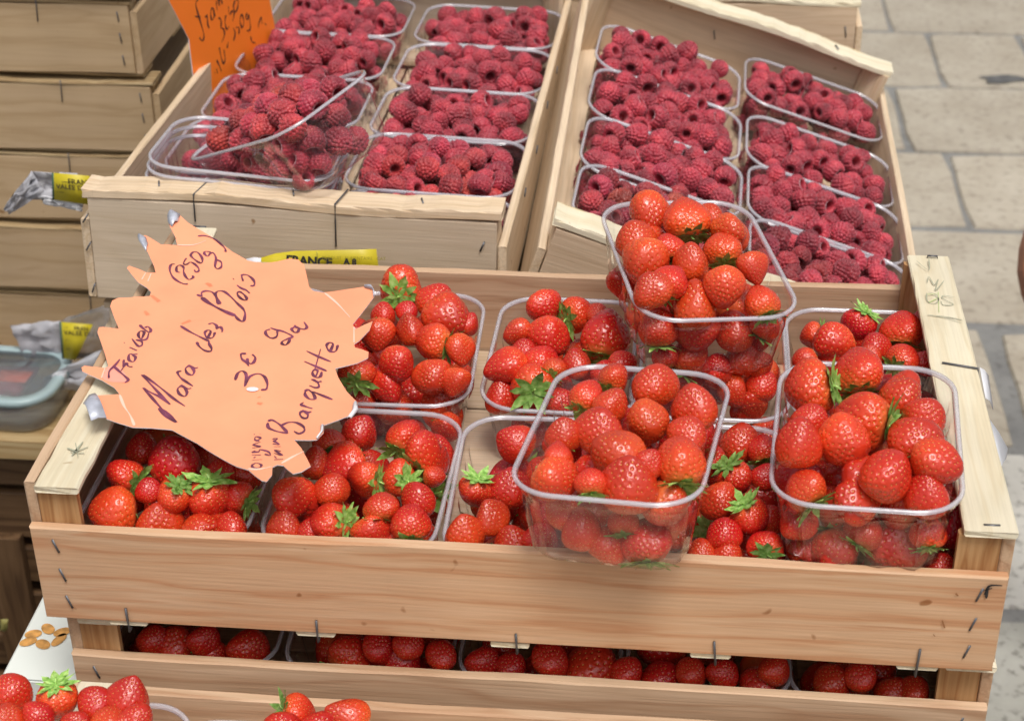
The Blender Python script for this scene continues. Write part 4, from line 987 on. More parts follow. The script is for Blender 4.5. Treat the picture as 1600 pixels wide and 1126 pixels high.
# ------------------------------------------------------------------ price cards
def smooth_line(pts, k=4):
    if len(pts) < 3: return pts
    P = [Vector(p) for p in pts]; out = []
    for i in range(len(P)-1):
        p0, p1, p2, p3 = P[max(i-1, 0)], P[i], P[i+1], P[min(i+2, len(P)-1)]
        for j in range(k):
            t = j/k; out.append(.5*((2*p1)+(p2-p0)*t+(2*p0-5*p1+4*p2-p3)*t*t+(3*p1-p0-3*p2+p3)*t*t*t))
    return out+[P[-1]]

def ribbon(lines, w_, to3, nrm, mat, name, parent, vary=.35):
    """flat ink lines: each polyline in pixels, mapped by to3 and widened in the sheet's plane"""
    v = []; f = []
    for pts in lines:
        sp = [to3(*p) for p in pts]; sp = smooth_line(sp); b0 = len(v); n = len(sp)
        for i, p in enumerate(sp):
            d = (sp[min(i+1, n-1)]-sp[max(i-1, 0)])
            if d.length < 1e-7: d = Vector((1, 0, 0))
            s = d.cross(nrm).normalized(); ww = w_*(1+vary*math.sin(i*.7+b0))*(.55 if i in (0, n-1) else 1)/2
            v += [p+s*ww+nrm*.00025, p-s*ww+nrm*.00025]
        f += [(b0+2*i, b0+2*i+1, b0+2*i+3, b0+2*i+2) for i in range(n-1)]
    return link(name, mesh(name, v, f, [mat]), parent)

ZC = .0335
def oncard(px, py):
    p = at(px, py, z=ZC); p.z = ZC; return p
def c8(x, y): return (120+x/2.558, 340+y/2.558)
OUT = [(372, 62), (385, 40), (410, 34), (450, 62), (560, 112), (622, 150), (685, 178), (745, 186), (800, 178), (850, 168), (885, 172), (908, 190), (918, 225), (928, 272), (945, 290), (985, 298), (1080, 290), (1168, 285), (1188, 300), (1190, 325), (1140, 385), (1103, 428), (1112, 448), (1150, 430), (1182, 418),
 (1170, 450), (1128, 492), (1108, 505), (1112, 518), (1140, 525), (1166, 535), (1164, 558), (1120, 580), (1032, 604), (1045, 640), (1080, 700), (1124, 752), (1122, 785), (1100, 808), (1050, 828), (990, 848), (988, 885), (962, 916), (930, 914), (870, 905), (900, 950), (925, 1010), (940, 1050), (905, 1075), (870, 1083), (850, 1060), (830, 1032), (805, 1025), (786, 1036),
 (785, 1080), (765, 1116), (745, 1108), (720, 1080), (690, 1042), (640, 1018), (560, 960), (480, 902), (380, 849), (300, 846), (225, 848), (165, 832), (122, 818), (98, 790), (76, 725), (78, 716), (130, 712), (172, 708), (150, 680), (100, 648), (50, 625), (22, 612), (18, 596), (30, 588), (75, 592), (112, 596), (126, 590), (112, 540), (95, 490), (82, 455), (88, 436), (105, 434), (168, 440),
 (150, 400), (134, 358), (142, 338), (165, 328), (230, 324), (292, 320), (298, 306), (282, 290), (248, 272), (222, 245), (203, 222), (212, 214), (250, 225), (285, 238), (318, 236), (312, 215), (290, 170), (262, 130), (260, 115), (280, 110), (300, 118), (340, 138), (405, 138), (398, 110), (378, 78)]
cpts = [oncard(*c8(*p)) for p in OUT]
cc = sum(cpts, Vector())/len(cpts)
def bend(p):    # the points curl up a little
    d = (Vector((p.x, p.y, 0))-Vector((cc.x, cc.y, 0))).length
    q = p.copy(); q.z = ZC+max(0, d-.07)**2*1.2+.0016*math.sin(p.x*38+1)*math.sin(p.y*33+.5); return q
card = empty('price_card', Matrix.Translation((0, 0, 0))); tag(card, 'pale orange star shaped price card handwritten Mara des Bois, lying on the strawberry crate', 'price card')
bm = bmesh.new()
vs = [bm.verts.new(p) for p in cpts]; bm.faces.new(vs)
bmesh.ops.triangulate(bm, faces=bm.faces[:])
bmesh.ops.subdivide_edges(bm, edges=bm.edges[:], cuts=6, use_grid_fill=True)
for vv in bm.verts: vv.co = bend(vv.co)
bmesh.ops.recalc_face_normals(bm, faces=bm.faces[:])
if sum(f_.normal.z for f_ in bm.faces) < 0: bmesh.ops.reverse_faces(bm, faces=bm.faces[:])
r = bmesh.ops.extrude_face_region(bm, geom=bm.faces[:])
for e in r['geom']:
    if isinstance(e, bmesh.types.BMVert): e.co.z += .0005
me = bpy.data.meshes.new('card'); me.materials.append(CARD); me.materials.append(WHITEP)
bm.normal_update()
for f_ in bm.faces: f_.material_index = 0 if f_.normal.z > .4 else 1
bm.to_mesh(me); bm.free(); link('card', me, card)
NZ = Vector((0, 0, 1))
GLY = {'a': [(.8, .85), (.4, 1), (.1, .6), (.2, .1), (.6, .15), (.8, .6), (.82, .95), (.85, .3), (1.1, 0)], 'u': [(.05, 1), (.12, .3), (.4, 0), (.75, .3), (.82, 1), (.86, .3), (1.1, 0)], 'e': [(.1, .45), (.8, .55), (.72, .92), (.38, 1), (.1, .7), (.1, .3), (.4, 0), (.95, .12)]}
def gl(ch, cx, cy, size, ang):
    ca, sa = math.cos(rad(ang)), math.sin(rad(ang))
    return [(cx+size*((x-.5)*ca-(y-.5)*sa), cy-size*((x-.5)*sa+(y-.5)*ca)) for x, y in GLY[ch]]
def H(ox, oy, s): return lambda x, y: bend(oncard(ox+x/s, oy+y/s))+Vector((0, 0, .0005))
h1, h2, h3, h5, hc = H(150, 360, 5.632), H(180, 480, 5.632), H(360, 480, 3.7545), H(300, 380, 6.2545), H(120, 340, 2.558)
ribbon([[(905, 118), (960, 112), (1040, 130), (1100, 165), (1140, 200), (1145, 225)], [(700, 338), (665, 345), (655, 390), (680, 440), (730, 475), (780, 492), (812, 490)],
 [(745, 402), (715, 395), (715, 360), (745, 345), (775, 360), (775, 395), (790, 430), (820, 455), (858, 438), (850, 422)], [(800, 288), (775, 330), (800, 337), (835, 318), (870, 330), (905, 360), (905, 385), (880, 392), (870, 375)],
 [(840, 260), (860, 240), (900, 240), (935, 275), (940, 310), (920, 320), (880, 300), (845, 275), (838, 255)],
 [(1015, 232), (965, 230), (960, 250), (990, 265), (1012, 240), (1040, 240), (1060, 280), (1050, 340), (1075, 358), (1105, 340), (1105, 305), (1070, 290), (1050, 300)]], 0.00134, h1, NZ, INK, 'lettering', card)
ribbon([[(95, 540), (160, 590), (270, 650), (400, 710), (430, 716)], [(225, 505), (245, 550), (270, 605)]], 0.00232, h5, NZ, INK, 'lettering', card)
ribbon([[(50, 515), (95, 530), (95, 500), (130, 480), (190, 485), (225, 505), (250, 480), (310, 478), (370, 520), (440, 590), (500, 650), (520, 700), (510, 770), (490, 782), (450, 755), (420, 715)],
 [(448, 480), (445, 505), (480, 545), (525, 562), (535, 540), (510, 505), (470, 478), (448, 482)], [(440, 412), (480, 440), (530, 460), (565, 490)], [(400, 350), (412, 362)],
 [(500, 372), (486, 325), (500, 312), (545, 315), (590, 345), (612, 385), (600, 412), (570, 412)],
 [(770, 850), (830, 872), (900, 890), (985, 935), (940, 960), (885, 990), (885, 1015), (920, 1022), (950, 990), (960, 950)], [(765, 865), (725, 880), (725, 915), (760, 950), (805, 955), (835, 930), (835, 880)],
 [(1010, 820), (1000, 840), (975, 860), (1000, 892), (1035, 890), (1045, 850), (1010, 835), (1045, 850), (1100, 860), (1125, 835), (1095, 785)]], 0.00146, h5, NZ, INK, 'lettering', card)
ribbon([[(575, 165), (650, 215), (740, 265), (830, 315)], [(720, 315), (740, 355), (790, 395), (840, 405), (850, 380), (830, 340), (825, 315)], gl('e', 832, 248, 85, 58), [(822, 158), (860, 150), (895, 175), (895, 205), (925, 185), (945, 215), (940, 235)],
 [(540, 1015), (500, 1002), (440, 960), (385, 900), (420, 912), (500, 970), (540, 1015), (500, 985), (400, 890), (320, 800), (245, 715)], [(245, 715), (310, 755), (400, 800), (485, 862), (430, 810), (330, 700), (235, 593), (330, 660), (430, 740), (520, 815), (615, 875)],
 gl('a', 598, 745, 100, 58), [(585, 570), (550, 578), (570, 620), (610, 655), (685, 705)], gl('a', 664, 566, 92, 58),
 gl('e', 245, 238, 88, 60), [(215, 150), (245, 180), (300, 215), (312, 190), (285, 165), (262, 175)], [(145, 265), (200, 330), (235, 320), (230, 290), (180, 275)], [(125, 340), (190, 370)], [(75, 298), (82, 304)],
 [(150, 400), (120, 405), (120, 455), (160, 470), (178, 430), (150, 405), (195, 402)], [(75, 450), (70, 520), (98, 480), (112, 510), (152, 518)]], 0.00140, h2, NZ, INK, 'lettering', card)
ribbon([[(148, 592), (168, 612), (190, 632), (206, 650), (192, 662)], [(128, 642), (130, 612), (150, 590), (172, 562)], [(176, 612), (190, 590)]], .00135, lambda x, y: hc(x, y)+Vector((0, 0, .0003)), NZ, INK, 'lettering', card)
ribbon([[(30, 440), (45, 402), (75, 390), (95, 415), (85, 475), (110, 425), (160, 405), (200, 420), (218, 460), (210, 490), (180, 492)], [(95, 292), (65, 292), (70, 322), (95, 340), (110, 362)], [(130, 295), (148, 315), (135, 345), (110, 345), (100, 318)],
 [(220, 680), (225, 712), (280, 740), (340, 755)], [(222, 672), (245, 665), (290, 695), (335, 748)], [(300, 702), (340, 685), (390, 690), (430, 720), (435, 750), (405, 765), (375, 745)],
 gl('a', 436, 640, 56, 62), [(430, 565), (415, 577), (440, 590), (482, 605)], [(440, 500), (440, 522), (465, 545), (497, 545), (485, 512), (455, 490), (440, 500)], [(480, 500), (540, 525), (600, 553)],
 gl('u', 498, 456, 52, 64), gl('e', 508, 396, 52, 62), [(448, 270), (520, 300), (590, 325)], [(435, 330), (500, 355), (565, 380)], [(495, 378), (530, 255)], gl('e', 596, 240, 62, 62)], 0.00146, h3, NZ, INK, 'lettering', card)
ribbon([[(130, 970), (140, 990), (180, 992), (185, 970), (155, 955), (130, 970)], [(130, 930), (190, 930)], [(140, 915), (150, 905)], [(128, 890), (182, 895)], [(150, 860), (130, 870), (170, 870), (175, 855), (225, 875), (238, 905), (205, 890)], [(130, 840), (180, 835), (135, 818), (178, 802)], [(160, 790), (178, 775), (150, 765), (145, 785), (172, 795)], [(138, 748), (143, 750)], [(172, 748), (178, 750)],
 [(262, 940), (315, 942)], [(262, 912), (275, 930)], [(258, 888), (308, 912), (262, 866), (300, 880)], [(255, 842), (298, 845)], [(250, 820), (290, 830), (252, 798)], [(262, 800), (278, 785), (248, 788)]], 0.00098, h3, NZ, INK, 'lettering', card, .5)
for _l in ([[(172, 712), (190, 760), (215, 800), (232, 842)], [(990, 300), (1040, 345), (1092, 402)], [(822, 1022), (870, 990), (912, 970)], [(688, 1038), (735, 1044), (782, 1034)], [(405, 138), (470, 135), (520, 118)], [(278, 238), (262, 262)], [(300, 240), (286, 268)], [(1108, 440), (1108, 500)], [(112, 598), (98, 640)]]): ribbon([_l], .0011, hc, NZ, CREASE, 'crease', card, .5)
ribbon([[(118, 600), (160, 612), (205, 650)], [(108, 622), (150, 640), (200, 655)]], .006, hc, NZ, plain('pink_smear', (.95, .36, .27), .5, noise=.06), 'smear', card, .5)
for _l in ([[(300, 318), (330, 340)], [(272, 375), (285, 390)], [(518, 268), (538, 280)], [(728, 720), (730, 722)], [(722, 742), (740, 746)], [(520, 268), (535, 274)], [(420, 425), (455, 412)]]): ribbon([_l], .0028, hc, NZ, SMEAR, 'smear', card, .8)
# the punched hole showing white, and curled taped tips
card_hole = p = hc(703, 694); link('hole_patch', mesh('hole_patch', [p+Vector((.0034*math.cos(a), .0022*math.sin(a), .0006)) for a in [i*math.tau/14 for i in range(14)]], [tuple(range(14))], [WHITEP]), card)
def tip(pts, z0, z1, mat, name='curled_tip'):
    n = len(pts); P = [hc(*q_) for q_ in pts]; v = []; f = []
    m = n//2
    for i in range(m):
        a, b_ = P[i], P[n-1-i]
        for k in range(5):
            t = k/4; p_ = a.lerp(b_, t); p_ = p_+Vector((0, 0, z0+(z1-z0)*(math.sin(t*math.pi)))); v.append(p_)
    for i in range(m-1):
        for k in range(4): f.append((i*5+k, i*5+k+1, (i+1)*5+k+1, (i+1)*5+k))
    o_ = link(name, mesh(name, v, f, [mat], smooth=True), card); md = o_.modifiers.new('thick', 'SOLIDIFY'); md.thickness = .0006; return o_
tip([(75, 712), (52, 720), (30, 760), (60, 835), (90, 820), (122, 818)], .0004, .004, SILVER)
tip([(385, 80), (370, 66), (368, 45), (395, 30), (420, 38), (412, 62)], .0006, .003, SILVER)
tip([(280, 165), (252, 130), (248, 116), (262, 112), (282, 118), (290, 140)], .0006, .002, SILVER)
tip([(1186, 330), (1186, 305), (1150, 292), (1152, 284), (1172, 282), (1188, 300)], .0006, .002, SILVER)
tip([(990, 850), (988, 880), (965, 915), (958, 912), (975, 885), (975, 855)], .0006, .0015, WHITEP)
tip([(1122, 755), (1128, 790), (1100, 830), (1080, 828), (1100, 795), (1105, 760)], .0006, .002, WHITEP)

# orange card standing in the left raspberry crate
YC = .79
card2 = empty('price_card', Matrix.Identity(4)); tag(card2, 'bright orange price card for the raspberries, standing at the back left of the left crate', 'price card')
CA, CB = Vector((-.083, .652, 0)), Vector((-.022, .850, 0))
CN = Vector(((CB-CA).y, -(CB-CA).x, 0)).normalized()
def on2(px, py):
    d = FW + RT*((px-800)/CAM_F) - UP*((py-563)/CAM_F); return CAM_P+d*((CA-CAM_P).dot(CN)/d.dot(CN))
o2 = [(225, -70), (262, 0), (294, 61), (296, 80), (302, 129), (308, 130), (313, 128), (318, 165), (325, 200), (400, 190), (440, 120), (432, 60), (420, 0), (425, -80), (330, -100)]
P2 = [on2(*p_) for p_ in o2]
bm = bmesh.new(); vs = [bm.verts.new(p_) for p_ in P2]; fc = bm.faces.new(vs)
bmesh.ops.recalc_face_normals(bm, faces=bm.faces[:]); bm.normal_update()
if fc.normal.dot(CN) < 0: fc.normal_flip()
r = bmesh.ops.extrude_face_region(bm, geom=bm.faces[:])
for e in r['geom']:
    if isinstance(e, bmesh.types.BMVert): e.co += CN*.0008
bm.normal_update()
me = bpy.data.meshes.new('card'); me.materials.append(CARD2); me.materials.append(WHITEP)
bmesh.ops.recalc_face_normals(bm, faces=bm.faces[:])
for f_ in bm.faces: f_.material_index = 0 if f_.normal.dot(CN) > .5 else 1
bm.to_mesh(me); bm.free(); link('card', me, card2)
h4 = lambda x, y: on2(280+x/8.04, y/8.04)+CN*.0009
ribbon([[(240, -40), (215, 0), (195, 60), (240, 230), (290, 400), (295, 480), (270, 510), (240, 470)], [(185, 205), (255, 215)], [(310, 210), (330, 205), (340, 190), (345, 300), (365, 355)], [(402, 100), (382, 140), (385, 220), (402, 248), (425, 200), (418, 120), (400, 95)], [(415, 110), (440, 205)],
 [(445, 10), (465, 130)], [(455, 60), (480, -20), (490, 75)], [(490, 20), (510, -30), (528, 55)], [(480, 230), (505, 235), (515, 280), (512, 350), (545, 365), (555, 440), (520, 530)], [(575, 190), (562, 260), (572, 340), (590, 368), (612, 330)],
 [(690, 150), (650, 140), (625, 185)], [(605, 80), (612, 180)], [(680, 150), (672, 210), (655, 265)], [(690, 0), (668, 80), (690, 150), (720, 100), (728, 10), (700, -10)], [(665, 350), (690, 420), (668, 515)], [(700, 345), (740, 355), (735, 430)], [(762, 190), (750, 260), (775, 345), (798, 280), (780, 195), (762, 190)],
 [(840, 165), (822, 215), (845, 245), (858, 190), (880, 300), (875, 375), (835, 385)], [(1020, 210), (985, 300), (985, 350)], [(1020, 210), (1030, 300)], [(1060, 290), (1085, 320)], [(455, 755), (490, 820), (515, 895)], [(455, 860), (470, 920)], [(430, 900), (440, 925)], [(490, 595), (510, 700), (540, 795), (565, 740), (550, 640)],
 [(605, 525), (590, 585), (600, 590)], [(545, 625), (560, 640)], [(885, 460), (900, 520), (940, 540)]], .0013, h4, CN, INKB, 'lettering', card2, .5)

# pencil marks on the cap laths, dark marks on the front board
def oncap(px, py): return at(px, py, z=.0255)
g7 = lambda x, y: oncap(1400+x/4.69, 360+y/4.69)
ribbon([[(225, 460), (230, 520), (280, 540), (312, 510), (290, 470), (235, 455)], [(430, 490), (350, 480), (345, 500), (420, 545), (345, 548), (330, 520)], [(230, 380), (240, 340), (280, 400), (310, 360), (290, 440), (352, 370)], [(230, 620), (330, 635), (480, 680)], [(300, 625), (400, 640), (490, 662)], [(390, 640), (480, 655)], [(150, 225), (240, 292), (240, 210)]], .0006, g7, NZ, PENCIL, 'pencil_mark', cr1)
ribbon([[(230, 470), (300, 465)], [(310, 450), (315, 600)], [(240, 530), (300, 500)]], .0010, g7, NZ, PENG, 'pencil_mark', cr1)
ribbon([[(105, 700), (120, 704), (138, 698)], [(112, 712), (122, 700), (130, 690)], [(118, 692), (122, 714)], [(110, 706), (132, 708)]], .0010, lambda x, y: oncap(x, y), NZ, PENCIL, 'pencil_mark', cr1)
p0, p1 = oncap(1472, 567), oncap(1528, 576)
link('wire', tubemesh('wire', [p0+NZ*-.001, p0+NZ*.0003, p1+NZ*.0003, p1+Vector((.0022, 0, -.012))], .0006, STEEL), cr1)
for a, b_ in [((1537, 819), (1563, 820)), ((1449, 399), (1465, 400)), ((302, 353), (322, 354))]:
    a, b_ = oncap(*a), oncap(*b_); staple(cr1, (a+b_)/2-NZ*.0006, b_-a, NZ, (b_-a).length)
onf = lambda x, y: at(x, y, y=-.0006)
ribbon([[(1541, 934), (1545, 915), (1566, 914)], [(1536, 922), (1550, 918)], [(1538, 928), (1544, 915)]], .0012, onf, Vector((0, -1, 0)), INKB, 'ink_mark', cr1)
ribbon([[(1472, 968), (1476, 980)], [(1458, 990), (1461, 993)], [(1493, 926), (1497, 930)]], .0012, onf, Vector((0, -1, 0)), plain('knot_brown', (.30, .13, .05), .7), 'knot', cr1)

# ------------------------------------------------------------------ labels, bags, tub, carton
def textobj(txt, size, M, mat, parent, name='print', bold=.0):
    cu = bpy.data.curves.new(name, 'FONT'); cu.body = txt; cu.size = size; cu.offset = bold; cu.resolution_u = 2
    tmp = bpy.data.objects.new('t', cu); COL.objects.link(tmp); bpy.context.view_layer.update()
    me = bpy.data.meshes.new_from_object(tmp); bpy.data.objects.remove(tmp); me.materials.clear(); me.materials.append(mat)
    return link(name, me, parent, M)
def frame(o, xdir, up):
    x = xdir.normalized(); z = x.cross(up).normalized(); y = z.cross(x)
    return Matrix(((x.x, y.x, z.x, o.x), (x.y, y.y, z.y, o.y), (x.z, y.z, z.z, o.z), (0, 0, 0, 1)))

def sheet(name, grid, mat, parent=None, th=.0003, smooth=True):
    nr, nc = len(grid), len(grid[0]); v = [p_ for row in grid for p_ in row]
    f = [(i*nc+j, i*nc+j+1, (i+1)*nc+j+1, (i+1)*nc+j) for i in range(nr-1) for j in range(nc-1)]
    o_ = link(name, mesh(name, v, f, [mat], smooth=smooth), parent)
    if th: md = o_.modifiers.new('thick', 'SOLIDIFY'); md.thickness = th; md.offset = 0
    return o_
# yellow strip leaning on the front of the left raspberry crate
YL = .326
lab = empty('yellow_label', Matrix.Identity(4)); tag(lab, 'yellow paper label printed FRANCE, leaning behind the strawberry crate', 'label')
top = [(400, 405), (430, 396), (460, 392), (510, 391), (560, 390), (588, 389)]; bot = [(400, 430), (430, 430), (460, 430), (510, 432), (560, 434), (594, 436)]
g_top = [at(x, y, y=YL+.004*math.sin(k*1.3)) for k, (x, y) in enumerate(top)]; g_bot = [at(x, y, y=YL-.003) for x, y in bot]
sheet('label_sheet', [g_top, [a.lerp(b_, .5) for a, b_ in zip(g_top, g_bot)], g_bot], YELLOW, lab)
a, b_ = at(447, 412, y=YL-.006), at(493, 415, y=YL-.006)
textobj('FRANCE', .0085, frame(a, b_-a, Vector((0, .25, 1))), INKB, lab, bold=.0004)
a, b_ = at(503, 405, y=YL-.005), at(560, 406, y=YL-.005)
textobj('PRODUIT  ALIMENTAIRE   CAT', .0032, frame(a, b_-a, Vector((0, .25, 1))), plain('print_olive', (.28, .24, .02), .6), lab)
a, b_ = at(537, 413, y=YL-.006), at(560, 414, y=YL-.006)
textobj('A 8', .006, frame(a, b_-a, Vector((0, .25, 1))), INKB, lab, bold=.0003)
link('fold_line', tubemesh('fold_line', [at(495, 393, y=YL-.004), at(497, 412, y=YL-.005)], .0003, plain('print_line', (.30, .27, .03))), lab)
a = [at(385, 404, y=YL), at(398, 402, y=YL), at(408, 403, y=YL-.002)]; b2 = [p_+Vector((0, -.004, -.006)) for p_ in a]
tag(sheet('paper_slip', [a, b2], WHITEP), 'white paper slip tucked beside the yellow label, behind the orange card', 'paper')

def crumple(name, outline, y0, amp, mat, seed, parent=None, n=7):
    """a creased bag: a quad patch given by four corner pixels, at depth y0, with sharp creases"""
    r = random.Random(seed); (a, b_, c, d) = outline; grid = []
    for i in range(n+1):
        row = []
        for j in range(n+1):
            s, t = i/n, j/n
            px = (a[0]*(1-t)+b_[0]*t)*(1-s)+(d[0]*(1-t)+c[0]*t)*s; py = (a[1]*(1-t)+b_[1]*t)*(1-s)+(d[1]*(1-t)+c[1]*t)*s
            e = 1 if 0 < i < n and 0 < j < n else .5
            row.append(at(px+r.uniform(-3, 3)*e, py+r.uniform(-3, 3)*e, y=y0+r.uniform(-amp, amp)*e))
        grid.append(row)
    return sheet(name, grid, mat, parent, th=.0005, smooth=True)
def ylabel(corner, texts, y0, parent):
    (a, b_, c, d) = corner
    P = [at(x, y, y=y0) for x, y in corner]
    sheet('label', [[P[0], P[0].lerp(P[1], .5), P[1]], [P[3], P[3].lerp(P[2], .5), P[2]]], YELLOW, parent)
    sheet('label_edge', [[at(a[0]-3, a[1], y=y0+.0005), P[0]], [at(d[0]-3, d[1], y=y0+.0005), P[3]]], plain('green_edge', (.05, .12, .08)), parent)
    for (x, y, sz, s) in texts:
        o_ = at(x, y, y=y0-.0012); e_ = at(x+20, y+1.5, y=y0-.0012)
        textobj(s, sz, frame(o_, e_-o_, Vector((0, 0, 1))), INKB, parent, bold=.0001)
bag = empty('paper_bag', Matrix.Identity(4)); tag(bag, 'crumpled grey bag with a yellow label, hanging against the upper crates of the left stack', 'bag')
crumple('bag_film', [(52, 268), (122, 270), (124, 318), (38, 310)], .50, .006, BAGP, 3, bag); crumple('bag_film', [(50, 268), (70, 300), (14, 334), (5, 326)], .50, .006, BAGP, 4, bag)
crumple('bag_film', [(60, 306), (130, 316), (128, 330), (70, 318)], .498, .003, WHITEP, 8, bag)
ylabel([(84, 270), (140, 275), (140, 320), (85, 312)], [(96, 286, .0045, '------'), (106, 287, .0062, 'FRANCE'), (88, 294.5, .0056, 'VALEE DU SA'), (89, 301, .003, '- ----')], .494, bag)
bag2 = empty('plastic_bag', Matrix.Identity(4)); tag(bag2, 'crumpled clear bag with a yellow label, lying on the plank behind the plastic tub', 'bag')
crumple('bag_film', [(15, 508), (96, 500), (98, 560), (40, 560)], .685, .006, BAGP, 5, bag2); crumple('bag_film', [(95, 500), (185, 470), (165, 560), (100, 600)], .675, .008, thinplastic('bag_clear', (.9, .9, .92), .22, (.6, .6, .62), rough=.15, base=.08, gain=1.5, bumpy=.003), 6, bag2)
crumple('bag_film', [(70, 590), (160, 545), (150, 612), (66, 606)], .655, .008, BAGP, 7, bag2)
crumple('bag_film', [(84, 584), (104, 578), (104, 600), (76, 602)], .645, .002, WHITEP, 9, bag2)
ylabel([(96, 503), (145, 507), (118, 562), (100, 560)], [(100, 512, .003, '- --'), (116, 515, .0055, 'FRAN'), (100, 522, .0065, 'VALEE DU S'), (102, 532, .003, '--- -'), (103, 546, .003, '----')], .662, bag2)

# plastic tub on the plank
tq = at(103, 585, z=-.318)
tub = empty('plastic_tub', pose(tq.x-.106, tq.y, -.3565, 0, 0, rad(-3))); tag(tub, 'clear food tub with a blue rimmed lid and a red packet inside, on the plank', 'tub')
def lathe_rr(name, prof, W, D, rc, mat, parent, closed=True):
    base = rrect(W/2, D/2, rc, 7); n = len(base); v = []; f = []
    for ins, z in prof: v += [(x-nx*ins, y-ny*ins, z) for x, y, nx, ny in base]
    for k in range(len(prof)-1):
        for i in range(n): j = (i+1) % n; f.append((k*n+i, k*n+j, (k+1)*n+j, (k+1)*n+i))
    if closed: f.append(tuple(range(n-1, -1, -1))); f.append(tuple((len(prof)-1)*n+i for i in range(n)))
    return link(name, mesh(name, v, f, [mat], smooth=True), parent)
lathe_rr('tub_body', [(.012, 0), (.008, .001), (.005, .012), (.003, .032)], .21, .098, .034, TUBP, tub)
lathe_rr('gasket', [(.0015, .032), (-.001, .033), (-.001, .038), (.001, .0395), (.009, .0395), (.010, .036), (.003, .033)], .21, .098, .034, BLUE, tub, closed=False)
lathe_rr('lid', [(.009, .0385), (.011, .0375)], .21, .098, .034, TUBP, tub)
lathe_rr('packet', [(.0, .022), (-.001, .027), (.002, .031)], .15, .055, .008, PACKET, tub).location = (-.01, .012, 0)
lathe_rr('slip', [(.0, .0315), (.0, .0322)], .035, .030, .002, BLUEPAPER, tub).location = (.0, -.018, 0)
lathe_rr('slip', [(.0, .0315), (.0, .0322)], .032, .020, .002, plain('orange_slip', (.75, .12, .06), .4), tub).location = (.052, .006, 0)

# white carton with printed almonds beside the lower crates
ct = empty('carton', Matrix.Identity(4)); tag(ct, 'white carton printed with a ring of almonds, left of the lower strawberry crate', 'carton')
zc = -.128
board('box', ct, (-.0465, .022, zt-0+.0005 if False else -.2440), (.0515, .20, zc+.2440), 'y', CARTON, jit=.0001, seg=4, ch=.0015)
link('seam', tubemesh('seam', [(-.0455, .0235, zc+.0003), (.004, .0235, zc+.0003)], .0004, plain('seam_grey', (.35, .37, .36))), ct)
for px, py, an in [(75, 982, 10), (97, 987, 60), (92, 999, 100), (67, 1006, 20), (44, 1002, 60), (52, 990, 50)]:
    c = at(px, py, z=zc+.0004); a0 = rad(an-40)
    v = [c+Vector((.0050*math.cos(t)*math.cos(a0)-.0030*math.sin(t)*math.sin(a0), (.0050*math.cos(t)*math.sin(a0)+.0030*math.sin(t)*math.cos(a0))*1.3, .0002)) for t in [i*math.tau/16 for i in range(16)]]
    link('printed_almond', mesh('printed_almond', v, [tuple(range(16))], [ALMOND]), ct)
crumple('foil', [(66, 942), (84, 950), (80, 972), (62, 968)], .12, .003, SILVER, 12, ct, n=4)

# dark bag on the ground under the stall, left
bpy.ops.mesh.primitive_ico_sphere_add(subdivisions=4, radius=1, location=(0, 0, 0))
o = bpy.context.object; o.name = 'rubbish_bag'; me = o.data
for v_ in me.vertices:
    c = v_.co; k = 1+.10*math.sin(7*c.x+3*c.z)+.08*math.sin(11*c.y+5*c.x)+.05*math.sin(17*c.z+9*c.y)
    v_.co = Vector((c.x*.20*k, c.y*.14*k, max(-.12, c.z*.15*k)))
me.materials.append(BLACKBAG); me.polygons.foreach_set('use_smooth', [True]*len(me.polygons))
o.location = (-.34, .40, GZ+.125); tag(o, 'dark crumpled bag on the ground below the white carton', 'bag')
crumple_o = crumple('scrap', [(0, 968), (14, 966), (10, 985), (0, 984)], .42, .004, plain('olive_scrap', (.25, .22, .06), .6), 22, None, n=3)
tag(crumple_o, 'olive yellow scrap of wrapping above the dark bag', 'scrap')

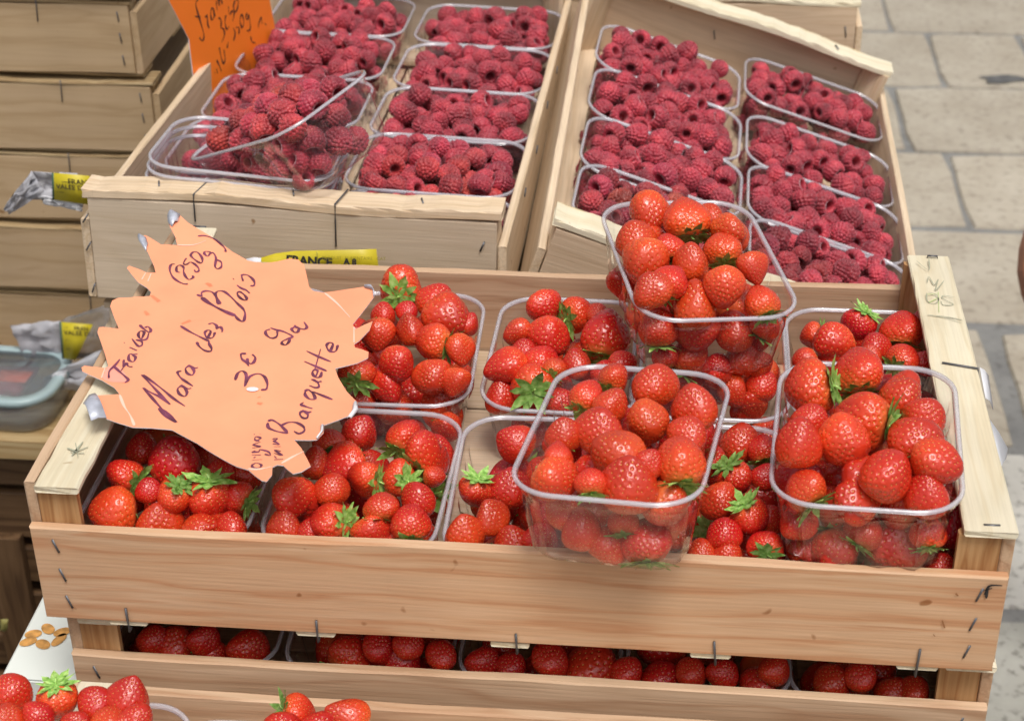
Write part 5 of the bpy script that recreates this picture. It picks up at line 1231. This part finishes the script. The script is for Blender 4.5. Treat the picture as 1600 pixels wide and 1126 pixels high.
# white slips stapled to the outer right end of the top crate
slip = empty('packing_slip', Matrix.Identity(4)); tag(slip, 'folded white packing slip stuck to the right end of the strawberry crate', 'paper')
for outl, yy in (([(1531, 574), (1544, 586), (1552, 640), (1540, 622)], .2), ([(1546, 655), (1574, 700), (1572, 716), (1560, 740)], .1)):
    P = [at(x, y, x=.503+(.010 if k in (1, 2) else .001)) for k, (x, y) in enumerate(outl)]
    sheet('slip', [[P[0], P[0].lerp(P[1], .5)+Vector((0, 0, .001)), P[1]], [P[3], P[3].lerp(P[2], .5)+Vector((0, 0, .002)), P[2]]], WHITEP, slip, th=.0004)

# passer-by: only the bent elbow reaches into the frame on the right
el = at(1630, 424, y=.95)
def skin_chain(name, pts, rads, mat, parent):
    me = bpy.data.meshes.new(name); me.from_pydata([tuple(p_) for p_ in pts], [(i, i+1) for i in range(len(pts)-1)], [])
    o_ = link(name, me, parent); sk = o_.modifiers.new('skin', 'SKIN')
    for i, r_ in enumerate(rads): me.skin_vertices[0].data[i].radius = (r_, r_)
    me.skin_vertices[0].data[0].use_root = True; sb = o_.modifiers.new('sub', 'SUBSURF'); sb.levels = 2; sb.render_levels = 2
    me.materials.append(mat); return o_
per = empty('person', Matrix.Translation((0, 0, 0))); tag(per, 'passer-by at the right edge, only a bare bent elbow in view', 'person')
e = Vector(el)
arm = skin_chain('arm', [e+Vector((.16, .10, .27)), e+Vector((.10, .06, .17)), e+Vector((.04, .03, .07)), e+Vector((.0, .0, .0)), e+Vector((.05, -.05, -.05)), e+Vector((.12, -.11, -.10)), e+Vector((.18, -.16, -.14)), e+Vector((.22, -.19, -.165)), e+Vector((.26, -.21, -.18))],
    [.056, .052, .050, .048, .048, .036, .027, .030, .028], SKIN, per)
h0 = e+Vector((.255, -.205, -.178))
for k, (dx, dy, dz, L_) in enumerate([(.02, -.02, .02, 1), (.024, -.012, .008, 1.1), (.022, -.004, -.004, 1.05), (.018, .004, -.016, .85)]):
    d = Vector((.75, -.5, -.25)).normalized(); b0 = h0+Vector((dx*.5, dy*.8, dz*.9))
    skin_chain('finger', [b0, b0+d*.035*L_, b0+d*.058*L_+Vector((0, 0, -.008)), b0+d*.072*L_+Vector((0, 0, -.022))], [.010, .009, .0085, .007], SKIN, arm)
skin_chain('thumb', [h0+Vector((-.01, -.01, .015)), h0+Vector((.012, -.032, .03)), h0+Vector((.035, -.045, .03))], [.012, .010, .008], SKIN, arm)
skin_chain('sleeve', [e+Vector((.20, .13, .34)), e+Vector((.15, .095, .255)), e+Vector((.105, .063, .18))], [.075, .066, .060], CLOTH, per)
